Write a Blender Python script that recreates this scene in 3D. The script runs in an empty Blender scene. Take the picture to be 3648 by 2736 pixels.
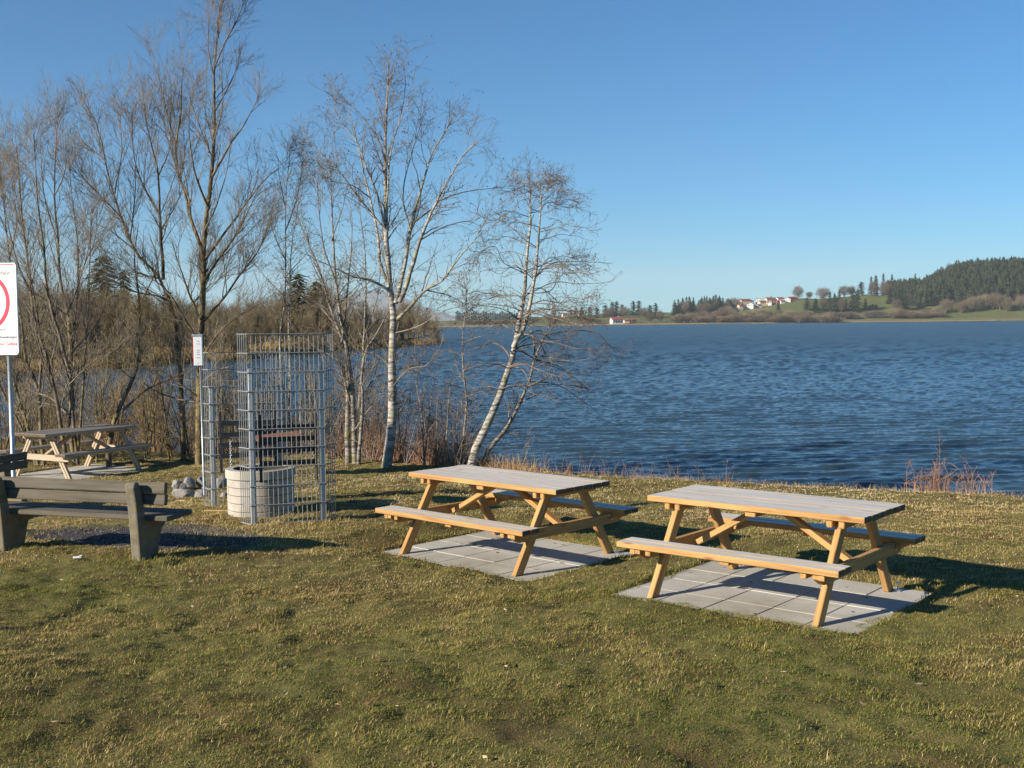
import bpy, math, random
import numpy as np
from mathutils import Vector, Matrix

# ------------------------------------------------------------------ camera, sky, sun, exposure
SC = bpy.context.scene
COL = SC.collection
FPX, PITCH, ROLL, CAMH = 4034.6, .0533, .0106, 2.156      # focal length in photo pixels, tilt, roll, eye height
cam = bpy.data.cameras.new('camera')
cam.sensor_width = 36.0
cam.lens = 36.0 * FPX / 3648
cam.clip_start, cam.clip_end = .1, 20000
camo = bpy.data.objects.new('camera', cam)
COL.objects.link(camo)
camo.matrix_world = Matrix.Translation((0, 0, CAMH)) @ Matrix.Rotation(math.pi / 2 - PITCH, 4, 'X') @ Matrix.Rotation(-ROLL, 4, 'Z')
SC.camera = camo

SUN_EL = math.radians(22)
SUN_AZ = math.radians(-118)          # compass angle from +Y towards +X: the sun stands to the left, a little behind
W = bpy.data.worlds.new('World'); SC.world = W; W.use_nodes = True
wn = W.node_tree
sky = wn.nodes.new('ShaderNodeTexSky'); sky.sky_type = 'NISHITA'; sky.sun_disc = False
sky.sun_elevation = SUN_EL; sky.sun_rotation = SUN_AZ
sky.altitude = 700; sky.air_density = 1.0; sky.dust_density = 0; sky.ozone_density = 9
tint = wn.nodes.new('ShaderNodeMix'); tint.data_type = 'RGBA'; tint.blend_type = 'MULTIPLY'; tint.inputs[0].default_value = 1   # the camera's cool white balance
tint.inputs[7].default_value = (.44, .925, .92, 1)
wn.links.new(sky.outputs[0], tint.inputs[6]); wn.links.new(tint.outputs[2], wn.nodes['Background'].inputs[0])
wn.nodes['Background'].inputs[1].default_value = .080
sl = bpy.data.lights.new('sun', 'SUN'); sl.energy = 5.0; sl.angle = math.radians(.53); sl.color = (1, .9, .76)
so = bpy.data.objects.new('sun', sl); COL.objects.link(so)
sd = Vector((math.sin(SUN_AZ) * math.cos(SUN_EL), math.cos(SUN_AZ) * math.cos(SUN_EL), math.sin(SUN_EL)))
so.rotation_euler = sd.to_track_quat('Z', 'Y').to_euler(); so.location = (-30, 0, 30)
SC.view_settings.view_transform = 'Standard'; SC.view_settings.look = 'None'
SC.view_settings.exposure = 0.76; SC.view_settings.gamma = 1
SC.cycles.max_bounces = 6; SC.cycles.volume_bounces = 1

# ------------------------------------------------------------------ helpers
rng = np.random.default_rng(11)
random.seed(5)
def ray(sx, sy):                                   # photo pixel (3648 wide) -> direction
    X, Y = sx - 1824, sy - 1368
    c, s = math.cos(ROLL), math.sin(ROLL)
    x, y = X * c - Y * s, X * s + Y * c
    u, r = -y / FPX, x / FPX
    c, s = math.cos(PITCH), math.sin(PITCH)
    return np.array([r, c + u * s, -s + u * c])
def aty(sx, sy, Y):
    v = ray(sx, sy); return np.array([0, 0, CAMH]) + v * (Y / v[1])
def gz(sx, sy, z=0.):
    v = ray(sx, sy); return np.array([0, 0, CAMH]) + v * ((z - CAMH) / v[2])
DS = 3648 / 2212
def atd(dx, dy, Y): return aty(dx * DS, dy * DS, Y)
def hor(sx): return 1172 - .0106 * sx

def tag(o, label=None, cat=None, group=None, kind=None):
    for k, v in (('label', label), ('category', cat), ('group', group), ('kind', kind)):
        if v: o[k] = v
    return o
def empty(name, loc=(0, 0, 0), rz=0, label=None, cat=None, group=None):
    o = bpy.data.objects.new(name, None); COL.objects.link(o)
    o.empty_display_size = .2; o.location = loc; o.rotation_euler = (0, 0, rz)
    return tag(o, label, cat, group)
def link(name, me, mats, parent=None):
    o = bpy.data.objects.new(name, me); COL.objects.link(o)
    for m in (mats if isinstance(mats, (list, tuple)) else [mats]): me.materials.append(m)
    if parent: o.parent = parent
    return o
def copy_tree(o, parent=None):
    c = o.copy(); COL.objects.link(c); c.parent = parent
    for ch in list(o.children): copy_tree(ch, c)
    return c
def np_mesh(name, V, Q=None, T=None, smooth=False, attr=None, mi=None):
    me = bpy.data.meshes.new(name)
    V = np.asarray(V, np.float32).reshape(-1, 3)
    Q = np.zeros((0, 4), np.int32) if Q is None else np.asarray(Q, np.int32).reshape(-1, 4)
    T = np.zeros((0, 3), np.int32) if T is None else np.asarray(T, np.int32).reshape(-1, 3)
    me.vertices.add(len(V)); me.vertices.foreach_set('co', V.ravel())
    idx = np.concatenate([Q.ravel(), T.ravel()])
    me.loops.add(len(idx)); me.loops.foreach_set('vertex_index', idx)
    n = len(Q) + len(T); me.polygons.add(n)
    st = np.concatenate([np.arange(len(Q)) * 4, len(Q) * 4 + np.arange(len(T)) * 3]).astype(np.int32)
    me.polygons.foreach_set('loop_start', st)
    try: me.polygons.foreach_set('loop_total', np.concatenate([np.full(len(Q), 4), np.full(len(T), 3)]).astype(np.int32))
    except Exception: pass
    if mi is not None: me.polygons.foreach_set('material_index', np.asarray(mi, np.int32))
    me.polygons.foreach_set('use_smooth', np.full(n, smooth))
    for k, a in (attr or {}).items():
        a = np.asarray(a, np.float32)
        if a.ndim == 1:
            at = me.attributes.new(k, 'FLOAT', 'POINT'); at.data.foreach_set('value', a)
        else:
            at = me.attributes.new(k, 'FLOAT_VECTOR', 'POINT'); at.data.foreach_set('vector', a.ravel())
    me.update(calc_edges=True); me.validate()
    return me

def _template():
    sg = [(a, b, c) for a in (-1, 1) for b in (-1, 1) for c in (-1, 1)]
    ids = {(s, t): i * 3 + t for i, s in enumerate(sg) for t in range(3)}
    F = []
    for ax in range(3):
        j, k = (ax + 1) % 3, (ax + 2) % 3
        for s in (-1, 1):
            f = []
            for a, b in ((-1, -1), (1, -1), (1, 1), (-1, 1)):
                v = [0, 0, 0]; v[ax] = s; v[j] = a; v[k] = b; f.append(ids[(tuple(v), ax)])
            F.append(f)
    for k in range(3):
        i, j = (k + 1) % 3, (k + 2) % 3
        for si in (-1, 1):
            for sj in (-1, 1):
                a = [0, 0, 0]; a[i] = si; a[j] = sj; a[k] = -1; b = list(a); b[k] = 1
                F.append([ids[(tuple(a), i)], ids[(tuple(b), i)], ids[(tuple(b), j)], ids[(tuple(a), j)]])
    for s in sg: F.append([ids[(s, 0)], ids[(s, 1)], ids[(s, 2)]])
    return sg, F
_SG, _BF = _template()
class MB:
    """collects chamfered boards, prisms and tubes into one mesh"""
    def __init__(s): s.V, s.F, s.M, s.G = [], [], [], []
    def add(s, V, F, m=0, G=None):
        o = len(s.V); s.V += [tuple(v) for v in V]
        s.G += [tuple(v) for v in (V if G is None else G)]
        for i, f in enumerate(F):
            s.F.append(tuple(o + k for k in f)); s.M.append(m if isinstance(m, int) else m[i])
        return s
    def box(s, c, size, ch=.004, rot=None, shear=None, m=0, top=None, grain=0, ends=None):
        h = np.array(size) / 2.; ch = min(ch, h.min() * .45)
        V = []
        for sg in _SG:
            for t in range(3):
                V.append([sg[a] * (h[a] if a == t else h[a] - ch) for a in range(3)])
        V = np.array(V); F = []
        off = np.array([random.uniform(-50, 50) for _ in range(3)])
        G = np.roll(V, -grain, axis=1) + off
        for f in _BF:
            n = np.cross(V[f[1]] - V[f[0]], V[f[2]] - V[f[0]])
            F.append(f if n @ V[f].mean(0) > 0 else f[::-1])
        ms = [m] * len(F)
        if top is not None: ms[5] = top          # face +z
        if ends is not None: ms[0] = ms[1] = ends
        if shear is not None:
            V = V + np.outer(V[:, 2] / size[2], np.array(shear))
        if rot is not None: V = V @ np.array(rot.to_3x3()).T
        return s.add(V + np.array(c), F, ms, G)
    def tube(s, P, R, sides=8, m=0, caps=True):
        P = np.asarray(P, float)[None]; R = np.broadcast_to(np.asarray(R, float), P.shape[1:2])[None]
        V, Q = tubes(P, R, sides)
        F = [tuple(q) for q in Q]
        if caps:
            F.append(tuple(range(sides))[::-1]); F.append(tuple(range(len(V) - sides, len(V))))
        return s.add(V, F, m)
    def prism(s, pts, x0, x1, m=0, axis=0):       # outline in the two other axes, extruded along axis
        n = len(pts); V = []
        for x in (x0, x1):
            for a, b in pts:
                v = [0, 0, 0]; v[axis] = x; v[(axis + 1) % 3] = a; v[(axis + 2) % 3] = b; V.append(v)
        F = [tuple(range(n))[::-1], tuple(range(n, 2 * n))] + [(i, (i + 1) % n, n + (i + 1) % n, n + i) for i in range(n)]
        return s.add(V, F, m)
    def build(s, name, mats, parent=None, smooth=False, bevel=0):
        me = bpy.data.meshes.new(name); me.from_pydata(s.V, [], s.F)
        me.polygons.foreach_set('material_index', np.array(s.M, np.int32))
        me.polygons.foreach_set('use_smooth', np.full(len(s.F), smooth))
        at = me.attributes.new('g', 'FLOAT_VECTOR', 'POINT'); at.data.foreach_set('vector', np.array(s.G, np.float32).ravel())
        me.update()
        o = link(name, me, mats, parent)
        if bevel:
            b = o.modifiers.new('bevel', 'BEVEL'); b.width = bevel; b.segments = 2; b.limit_method = 'ANGLE'
        return o

def tubes(P, R, sides=3):
    """P (N,K,3), R (N,K) -> one vertex/quads array of N tapered tubes"""
    N, K, _ = P.shape
    T = np.gradient(P, axis=1); T /= np.linalg.norm(T, axis=2, keepdims=True) + 1e-9
    A = (P[:, -1] - P[:, 0]); A /= np.linalg.norm(A, axis=1, keepdims=True) + 1e-9
    ref = np.where(np.abs(A[:, 2:3]) > .75, np.array([[1., 0, 0]]), np.array([[0, 0, 1.]]))[:, None, :]
    U = np.cross(T, ref); U /= np.linalg.norm(U, axis=2, keepdims=True) + 1e-9
    B = np.cross(T, U)
    a = np.arange(sides) * 2 * np.pi / sides
    V = P[:, :, None, :] + R[:, :, None, None] * (np.cos(a)[None, None, :, None] * U[:, :, None, :] + np.sin(a)[None, None, :, None] * B[:, :, None, :])
    i = np.arange(N)[:, None, None] * K * sides; k = np.arange(K - 1)[None, :, None] * sides; j = np.arange(sides)[None, None, :]
    j2 = (j + 1) % sides
    Q = np.stack([i + k + j2, i + k + j, i + k + sides + j, i + k + sides + j2], -1).reshape(-1, 4)
    return V.reshape(-1, 3), Q
def smooth_line(pts, K):
    pts = np.asarray(pts, float)
    d = np.r_[0, np.cumsum(np.linalg.norm(np.diff(pts, axis=0), axis=1))]
    p = np.vstack([2 * pts[0] - pts[1], pts, 2 * pts[-1] - pts[-2]])
    out = []
    for t in np.linspace(0, d[-1], K):
        i = min(np.searchsorted(d, t, 'right') - 1, len(pts) - 2); u = (t - d[i]) / (d[i + 1] - d[i] + 1e-9)
        a, b, c, e = p[i], p[i + 1], p[i + 2], p[i + 3]
        out.append(.5 * (2 * b + (c - a) * u + (2 * a - 5 * b + 4 * c - e) * u * u + (3 * b - a - 3 * c + e) * u ** 3))
    return np.array(out)
def grow(P, R, dens, t0, t1, ang, ln, K=5, wig=.12, up=.2, rr=.55, rmax=1, rmin=.0012, absolute=True, tipfac=.5, droop=0., zfac=1., r=rng):
    """side shoots: dens per metre of parent, angle ang +- , length ln metres (times falloff towards the parent's tip)"""
    L = np.linalg.norm(np.diff(P, axis=1), axis=2).sum(1)
    cnt = r.poisson(np.maximum(dens * L * (t1 - t0), .02))
    idx = np.repeat(np.arange(len(P)), cnt); M = len(idx)
    if M == 0: return np.zeros((0, K, 3)), np.zeros((0, K))
    t = r.uniform(t0, t1, M); k = t * (P.shape[1] - 1); i = np.minimum(k.astype(int), P.shape[1] - 2); f = (k - i)[:, None]
    base = P[idx, i] * (1 - f) + P[idx, i + 1] * f
    T = P[idx, i + 1] - P[idx, i]; T /= np.linalg.norm(T, axis=1, keepdims=True) + 1e-9
    rad = R[idx, i] * (1 - f[:, 0]) + R[idx, i + 1] * f[:, 0]
    q = r.normal(size=(M, 3)); q -= (q * T).sum(1, keepdims=True) * T; q /= np.linalg.norm(q, axis=1, keepdims=True) + 1e-9
    a = np.radians(r.normal(ang, 9, M))[:, None]
    d = np.cos(a) * T + np.sin(a) * q; d[:, 2] += up; d[:, 2] *= zfac; d /= np.linalg.norm(d, axis=1, keepdims=True)
    le = ln * (1 - (1 - tipfac) * (t - t0) / max(t1 - t0, 1e-6)) * r.uniform(.45, 1.25, M)
    if not absolute: le = le * L[idx]
    out = np.zeros((M, K, 3)); out[:, 0] = base
    for s in range(1, K):
        d = d + r.normal(0, wig, (M, 3)); d[:, 2] += (up * .25 - droop); d /= np.linalg.norm(d, axis=1, keepdims=True)
        out[:, s] = out[:, s - 1] + d * (le / (K - 1))[:, None]
    r0 = np.clip(rad * rr, rmin * 1.3, rmax)
    R2 = r0[:, None] * np.linspace(1, .35, K)[None]; R2 = np.maximum(R2, rmin * .8)
    return out, R2
def joinm(parts):
    V, Q, o = [], [], 0
    for v, q in parts:
        V.append(v); Q.append(np.asarray(q) + o); o += len(v)
    return np.concatenate(V), np.concatenate(Q)

def vnoise(x, y, seed=0):
    xi, yi = np.floor(x).astype(np.int64), np.floor(y).astype(np.int64); fx, fy = x - xi, y - yi
    fx, fy = fx * fx * (3 - 2 * fx), fy * fy * (3 - 2 * fy)
    def h(a, b):
        n = (a * 374761393 + b * 668265263 + seed * 982451653) & 0x7fffffff
        n = ((n ^ (n >> 13)) * 1274126177) & 0x7fffffff
        return ((n ^ (n >> 16)) & 0xffff) / 65535.
    return (h(xi, yi) * (1 - fx) + h(xi + 1, yi) * fx) * (1 - fy) + (h(xi, yi + 1) * (1 - fx) + h(xi + 1, yi + 1) * fx) * fy
def fbm(x, y, o=4, seed=0):
    s, a, n = 0, 1., 0
    for k in range(o): s = s + a * vnoise(x * 2 ** k + 7 * k, y * 2 ** k, seed + k); n += a; a *= .5
    return s / n

# ------------------------------------------------------------------ materials
def new_mat(name, rough=.8, spec=.3):
    m = bpy.data.materials.new(name); m.use_nodes = True
    b = m.node_tree.nodes['Principled BSDF']; b.inputs['Roughness'].default_value = rough
    b.inputs['Specular IOR Level'].default_value = spec
    return m, m.node_tree, b
def nd(nt, typ, **kw):
    n = nt.nodes.new('ShaderNode' + typ)
    for k, v in kw.items():
        if k.startswith('i_'): n.inputs[k[2:].replace('_', ' ')].default_value = v
        else: setattr(n, k, v)
    return n
def coords(nt, kind='Object', scale=(1, 1, 1), attr=None):
    if attr:
        a = nd(nt, 'Attribute'); a.attribute_name = attr; src = a.outputs['Vector']
    elif kind == 'Position':
        src = nd(nt, 'NewGeometry').outputs['Position']
    else: src = nd(nt, 'TexCoord').outputs[kind]
    mp = nd(nt, 'Mapping'); mp.inputs['Scale'].default_value = scale
    nt.links.new(src, mp.inputs['Vector']); return mp.outputs[0]
def noise(nt, vec, scale, detail=4, rough=.55, dist=0):
    n = nd(nt, 'TexNoise'); n.inputs['Scale'].default_value = scale; n.inputs['Detail'].default_value = detail
    n.inputs['Roughness'].default_value = rough; n.inputs['Distortion'].default_value = dist
    nt.links.new(vec, n.inputs['Vector']); return n.outputs['Fac']
def ramp(nt, fac, stops):
    r = nd(nt, 'ValToRGB'); e = r.color_ramp.elements
    while len(e) < len(stops): e.new(.5)
    for el, (p, c) in zip(e, stops):
        el.position = p; el.color = (*c, 1) if len(c) == 3 else c
    nt.links.new(fac, r.inputs[0]); return r.outputs[0]
def mix(nt, fac, a, b, typ='MIX'):
    n = nd(nt, 'Mix', data_type='RGBA', blend_type=typ)
    for s, v in ((0, fac), (6, a), (7, b)):
        if hasattr(v, 'node'): nt.links.new(v, n.inputs[s])
        else: n.inputs[s].default_value = v if s == 0 else (*v, 1)
    return n.outputs[2]
def bump(nt, b, h, strength=.4, dist=.01):
    n = nd(nt, 'Bump'); n.inputs['Strength'].default_value = strength; n.inputs['Distance'].default_value = dist
    nt.links.new(h, n.inputs['Height']); nt.links.new(n.outputs[0], b.inputs['Normal'])

def wood_mat(name, dark, light, grey=None, greyamt=0, rough=.7, gscale=1., knot=(.12, .06, .03), spec=.3):
    m, nt, b = new_mat(name, rough, spec)
    v = coords(nt, attr='g', scale=(1.6 * gscale, 38 * gscale, 38 * gscale))
    g = noise(nt, v, 1, 5, .6, .4)
    v2 = coords(nt, attr='g', scale=(.8, 5, 5)); lo = noise(nt, v2, 1, 2)
    c = ramp(nt, g, [(.36, dark), (.62, light)])
    c = mix(nt, .35, c, ramp(nt, lo, [(.35, dark), (.65, light)]))
    v3 = coords(nt, attr='g', scale=(3.2, 11, 11))
    vo = nd(nt, 'TexVoronoi'); vo.inputs['Scale'].default_value = 1; nt.links.new(v3, vo.inputs['Vector'])
    kn = ramp(nt, vo.outputs['Distance'], [(.07, (1, 1, 1)), (.2, (0, 0, 0))])
    c = mix(nt, kn, c, knot)
    if grey:
        n2 = noise(nt, coords(nt, attr='g', scale=(2.2, 20, 20)), 1, 5, .65)
        f = ramp(nt, n2, [(.5 - greyamt * .5, (1, 1, 1)), (.95 - greyamt * .35, (0, 0, 0))])
        c = mix(nt, f, c, grey)
    nt.links.new(c, b.inputs['Base Color']); bump(nt, b, g, .25, .004)
    return m
M = {}
M['timber'] = wood_mat('fresh_timber', (.30, .15, .048), (.53, .315, .115), knot=(.26, .11, .04))
M['timber_top'] = wood_mat('greyed_timber', (.40, .355, .285), (.68, .63, .54), (.58, .58, .545), .62, .55, knot=(.2, .14, .1), spec=.5)
M['old_timber'] = wood_mat('older_timber', (.42, .27, .13), (.6, .42, .24), (.4, .34, .26), .3)
M['old_timber_top'] = wood_mat('older_greyed_timber', (.13, .11, .09), (.25, .21, .17), (.2, .19, .18), .7, .6)
M['end_grain'] = wood_mat('weathered_end_grain', (.07, .05, .035), (.13, .09, .06), gscale=.4)
M['bench_wood'] = wood_mat('mossy_bench_wood', (.028, .022, .014), (.145, .115, .073), (.14, .124, .098), .5, .85, knot=(.05, .035, .02))

def conc_mat(name, a, b2, stain, lich=None, scale=6):
    m, nt, b = new_mat(name, .85, .25)
    v = coords(nt, 'Object')
    n1 = noise(nt, v, scale, 6, .65); n2 = noise(nt, v, scale * 18, 3, .6); n3 = noise(nt, v, scale * .35, 4, .6)
    c = ramp(nt, n1, [(.3, a), (.7, b2)])
    c = mix(nt, .35, c, ramp(nt, n2, [(.3, a), (.7, b2)]))
    c = mix(nt, ramp(nt, n3, [(.5, (0, 0, 0)), (.72, (1, 1, 1))]), c, stain)
    if lich: c = mix(nt, ramp(nt, noise(nt, v, scale * 1.7, 5, .7), [(.56, (0, 0, 0)), (.66, (1, 1, 1))]), c, lich)
    nt.links.new(c, b.inputs['Base Color']); bump(nt, b, n2, .35, .004)
    return m
M['slab'] = conc_mat('paving_concrete', (.36, .345, .295), (.53, .51, .45), (.29, .255, .19), None, 2.2)
M['ring'] = conc_mat('pit_concrete', (.29, .262, .215), (.50, .46, .40), (.27, .235, .175), None, 5)
M['leg_conc'] = conc_mat('bench_concrete', (.085, .072, .05), (.26, .225, .165), (.24, .17, .08), (.22, .19, .05), 9)
M['rock'] = conc_mat('field_stone', (.15, .145, .14), (.36, .34, .31), (.24, .20, .165), (.15, .15, .13), 7)
M['soot'] = conc_mat('sooty_concrete', (.03, .028, .025), (.08, .07, .06), (.05, .045, .04), None, 6)

def metal_mat(name, col, rough, var=.15, metal=1., scale=30):
    m, nt, b = new_mat(name, rough, .5); b.inputs['Metallic'].default_value = metal
    v = coords(nt, 'Object'); n = noise(nt, v, scale, 4, .7)
    c = ramp(nt, n, [(.3, tuple(x * (1 - var) for x in col)), (.7, tuple(min(1, x * (1 + var)) for x in col))])
    nt.links.new(c, b.inputs['Base Color']); return m
M['zinc'] = metal_mat('galvanised_steel', (.42, .45, .47), .5, .25, .55, 40)
M['wire'] = metal_mat('galvanised_wire', (.28, .285, .275), .55, .15, .3)
M['dark_steel'] = metal_mat('dark_steel', (.05, .052, .055), .55, .4, .6)
M['rust'] = metal_mat('rusty_plate', (.20, .085, .045), .75, .5, .2, 14)
M['bolt'] = metal_mat('bolt_steel', (.6, .6, .6), .35, .1)
def plain(name, col, rough=.5, spec=.4, var=.08, scale=12):
    m, nt, b = new_mat(name, rough, spec); v = coords(nt, 'Object'); n = noise(nt, v, scale, 4, .6)
    nt.links.new(ramp(nt, n, [(.3, tuple(x * (1 - var) for x in col)), (.7, tuple(min(1, x * (1 + var)) for x in col))]), b.inputs['Base Color'])
    return m
M['white'] = plain('white_enamel', (.86, .86, .84), .35, .5, .03)
M['red'] = plain('red_print', (.72, .03, .07), .4, .4, .05)
M['black'] = plain('dark_print', (.05, .05, .06), .5)
M['greyprint'] = plain('grey_print', (.22, .21, .21), .5)
M['paper'] = plain('white_litter', (.75, .76, .78), .6)
M['chip'] = plain('split_wood', (.55, .36, .17), .8)

def bark_mat(name, pale, dark, lich, bands=True, lamt=.6, scale=1.):
    m, nt, b = new_mat(name, .85, .2)
    v = coords(nt, 'Position', (5 * scale, 5 * scale, 26 * scale if bands else 7 * scale))
    n1 = noise(nt, v, 1, 5, .65, .6)
    c = ramp(nt, n1, [(.42, dark), (.53, pale)])
    n0 = noise(nt, coords(nt, 'Position', (2.2, 2.2, 3)), 1, 4, .7)
    c = mix(nt, ramp(nt, n0, [(.5, (0, 0, 0)), (.68, (.75, .75, .75))]), c, dark)
    n2 = noise(nt, coords(nt, 'Position', (6, 6, 5)), 1, 5, .7)
    c = mix(nt, ramp(nt, n2, [(lamt, (0, 0, 0)), (lamt + .1, (1, 1, 1))]), c, lich)
    nt.links.new(c, b.inputs['Base Color']); bump(nt, b, n1, .4, .01)
    return m
M['alder_bark'] = bark_mat('pale_alder_bark', (.42, .39, .34), (.13, .115, .10), (.28, .26, .10), True, .55)
M['alder_grey'] = bark_mat('grey_alder_bark', (.30, .27, .23), (.10, .085, .07), (.22, .20, .08), True, .55)
M['willow_bark'] = bark_mat('lichened_willow_bark', (.19, .145, .075), (.075, .055, .035), (.28, .19, .04), False, .55)
M['brown_bark'] = bark_mat('brown_bark', (.20, .165, .12), (.075, .06, .045), (.21, .17, .05), False, .53)
M['twig_grey'] = bark_mat('grey_twigs', (.25, .212, .165), (.12, .098, .075), (.20, .17, .09), False, .62)
M['twig_red'] = bark_mat('reddish_twigs', (.23, .185, .15), (.115, .085, .068), (.22, .15, .09), False, .6)
M['twig_ochre'] = bark_mat('ochre_twigs', (.29, .21, .11), (.14, .105, .06), (.27, .19, .05), False, .55)
M['catkin'] = plain('dry_catkins', (.075, .052, .04), .9, .1, .3)
M['stem_red'] = plain('dry_reddish_stems', (.33, .19, .12), .9, .1, .35, 2.)
M['straw'] = plain('dry_straw', (.50, .33, .16), .9, .1, .3, 3.)

def attr_ramp_mat(name, attr, stops, rough=.8, trans=0.):
    m, nt, b = new_mat(name, rough, .12)
    a = nd(nt, 'Attribute'); a.attribute_name = attr
    c = ramp(nt, a.outputs['Fac'], stops); nt.links.new(c, b.inputs['Base Color'])
    if trans:
        out = nt.nodes['Material Output']; t = nd(nt, 'BsdfTranslucent'); nt.links.new(c, t.inputs[0])
        x = nd(nt, 'MixShader'); x.inputs[0].default_value = trans
        nt.links.new(b.outputs[0], x.inputs[1]); nt.links.new(t.outputs[0], x.inputs[2]); nt.links.new(x.outputs[0], out.inputs[0])
    return m
M['blade'] = attr_ramp_mat('grass_blades', 'tone', [(0, (.065, .105, .015)), (.3, (.17, .19, .034)), (.55, (.32, .245, .07)), (.8, (.50, .345, .14)), (1, (.66, .51, .28))], .75, .25)

# ------------------------------------------------------------------ lie of the land
_CP = np.array([(2.03, 8.83, 0.), (-.07, 10.9, -.075), (-2.4, 11.9, .075), (-3.3, 13.2, .055), (-7.4, 19.2, -.3), (-4.2, 14.6, -.1),
                (-4.1, 10.25, .12), (-3.2, 10.0, .11), (-4.0, 11.3, .05), (-6.4, 14, -.2), (0, 5.5, .16), (0, 0, .5), (-5, 6, .26), (5, 6, .10), (6, 13, -.12), (2, 15.5, -.15), (-3, 18.5, -.15),
                (4.2, 9.6, -.02), (-12, 15, -.25), (-12, 25, -.35), (-8, 8, .15), (9, 8, 0), (0, -8, .6), (14, 6, 0), (-14, 5, .1), (-1.5, 9.5, -.03)])
def lie(x, y):
    x, y = np.asarray(x, float), np.asarray(y, float)
    d2 = (x[..., None] - _CP[:, 0]) ** 2 + (y[..., None] - _CP[:, 1]) ** 2
    w = np.exp(-d2 / (2 * 1.5 ** 2)) + 1e-4 / (1 + d2)
    return (w * _CP[:, 2]).sum(-1) / w.sum(-1)
EX = np.array([-60, -25, -14, -9, -3.0, -.81, 2.02, 4.55, 6.6, 9, 14, 25, 60.])
EY = np.array([62, 38, 28, 23.9, 19.95, 18.3, 16.8, 15.56, 14.5, 13.3, 10.8, 5., -12])
def edge(x): return np.interp(x, EX, EY) + .25 * (fbm(np.asarray(x) * .9, np.asarray(x) * 0 + 3.3, 3, 5) - .5)
PADS = [(2.0291, 8.828, -.691, 0.), (-.071, 10.895, -.7533, -.075), (-7.40, 19.2, 1.06, -.31)]
def pad_dist(x, y, p):
    c, s = math.cos(p[2]), math.sin(p[2]); dx, dy = x - p[0], y - p[1]
    u, v = dx * c + dy * s, -dx * s + dy * c
    return np.maximum(np.abs(u) - .985, np.abs(v - .02) - .785)
def gravel_f(x, y):     # >0 inside the dark gravel
    u, v = (x + 3.65) / 1.32, (y - 11.2 + .2 * (x + 3.75)) / .62
    return 1 - np.sqrt(u * u + v * v) + .35 * (fbm(x * 2.1, y * 2.1, 3, 9) - .5)
def ground_z(x, y, fine=True):
    x, y = np.asarray(x, float), np.asarray(y, float)
    h = lie(x, y)
    s = edge(x) - y                               # >0 on the lawn
    t = np.clip(-s / 1.6, 0, 1)
    h = h - t * t * (3 - 2 * t) * 1.9 - .05 * np.exp(-np.maximum(s, 0) / .5)
    if fine:
        tuft = (fbm(x * 3.2, y * 3.2, 3, 21) - .5) * .055 + (fbm(x * 8.5, y * 8.5, 3, 31) - .5) * .05
        pd = np.minimum.reduce([pad_dist(x, y, p) for p in PADS])
        k = np.clip((pd + .005) / .035, 0, 1); g = np.clip(gravel_f(x, y) * 5, 0, 1)
        h = h + tuft * k * (1 - .7 * g) - (1 - k) * .05 + k * .022 - .03 * g
        for p in PADS:                            # bed each pad on a level patch
            q = np.clip(1 - pad_dist(x, y, p) / .5, 0, 1); q = q * q * (3 - 2 * q)
            h = h * (1 - q) + (p[3] - (1 - k) * .05 + k * (.022 + tuft * .6)) * q
    return h

# lawn: one sheet, fine where the camera looks
def axis_pts(a, b, fine, lo, hi):
    mid = np.arange(a, b + fine, fine)
    L = a - np.geomspace(fine, a - lo, 40)[::-1]; Rr = b + np.geomspace(fine, hi - b, 40)
    return np.unique(np.r_[L, mid, Rr])
gx = axis_pts(-9.5, 9.5, .045, -60, 60); gy = axis_pts(4.0, 21.5, .045, -40, 64)
GX, GY = np.meshgrid(gx, gy); GZ = ground_z(GX, GY)
nx, ny = len(gx), len(gy)
ii = (np.arange(ny - 1)[:, None] * nx + np.arange(nx - 1)[None]).ravel()
Qg = np.stack([ii, ii + 1, ii + nx + 1, ii + nx], 1)
cx, cy = GX.ravel()[Qg].mean(1), GY.ravel()[Qg].mean(1)
Qg = Qg[edge(cx) - cy > -3.2]
wear = np.clip(gravel_f(GX, GY) * 4 + .5, 0, 1).ravel()
m, nt, b = new_mat('lawn_ground', .95, .1)
v = coords(nt, 'Position')
n1, n2, n3 = noise(nt, v, 1.1, 5, .6), noise(nt, v, 14, 5, .7), noise(nt, v, 90, 3, .6)
c1 = ramp(nt, n2, [(.3, (.06, .06, .018)), (.5, (.15, .145, .04)), (.72, (.28, .22, .085))])
c2 = ramp(nt, n3, [(.3, (.07, .055, .023)), (.55, (.19, .155, .055)), (.75, (.38, .29, .14))])
c = mix(nt, .5, c1, c2)
c = mix(nt, ramp(nt, n1, [(.45, (0, 0, 0)), (.68, (.85, .85, .85))]), c, (.085, .05, .026))
a = nd(nt, 'Attribute'); a.attribute_name = 'wear'
gn = noise(nt, v, 120, 2, .5)
c = mix(nt, a.outputs['Fac'], c, ramp(nt, gn, [(.3, (.038, .036, .034)), (.55, (.085, .08, .076)), (.75, (.19, .18, .17))]))
nt.links.new(c, b.inputs['Base Color']); bump(nt, b, n3, .6, .02)
M['lawn'] = m
o = link('lawn', np_mesh('lawn', np.stack([GX, GY, GZ], -1), Qg, smooth=True, attr={'wear': wear}), M['lawn']); tag(o, kind='structure')

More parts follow.
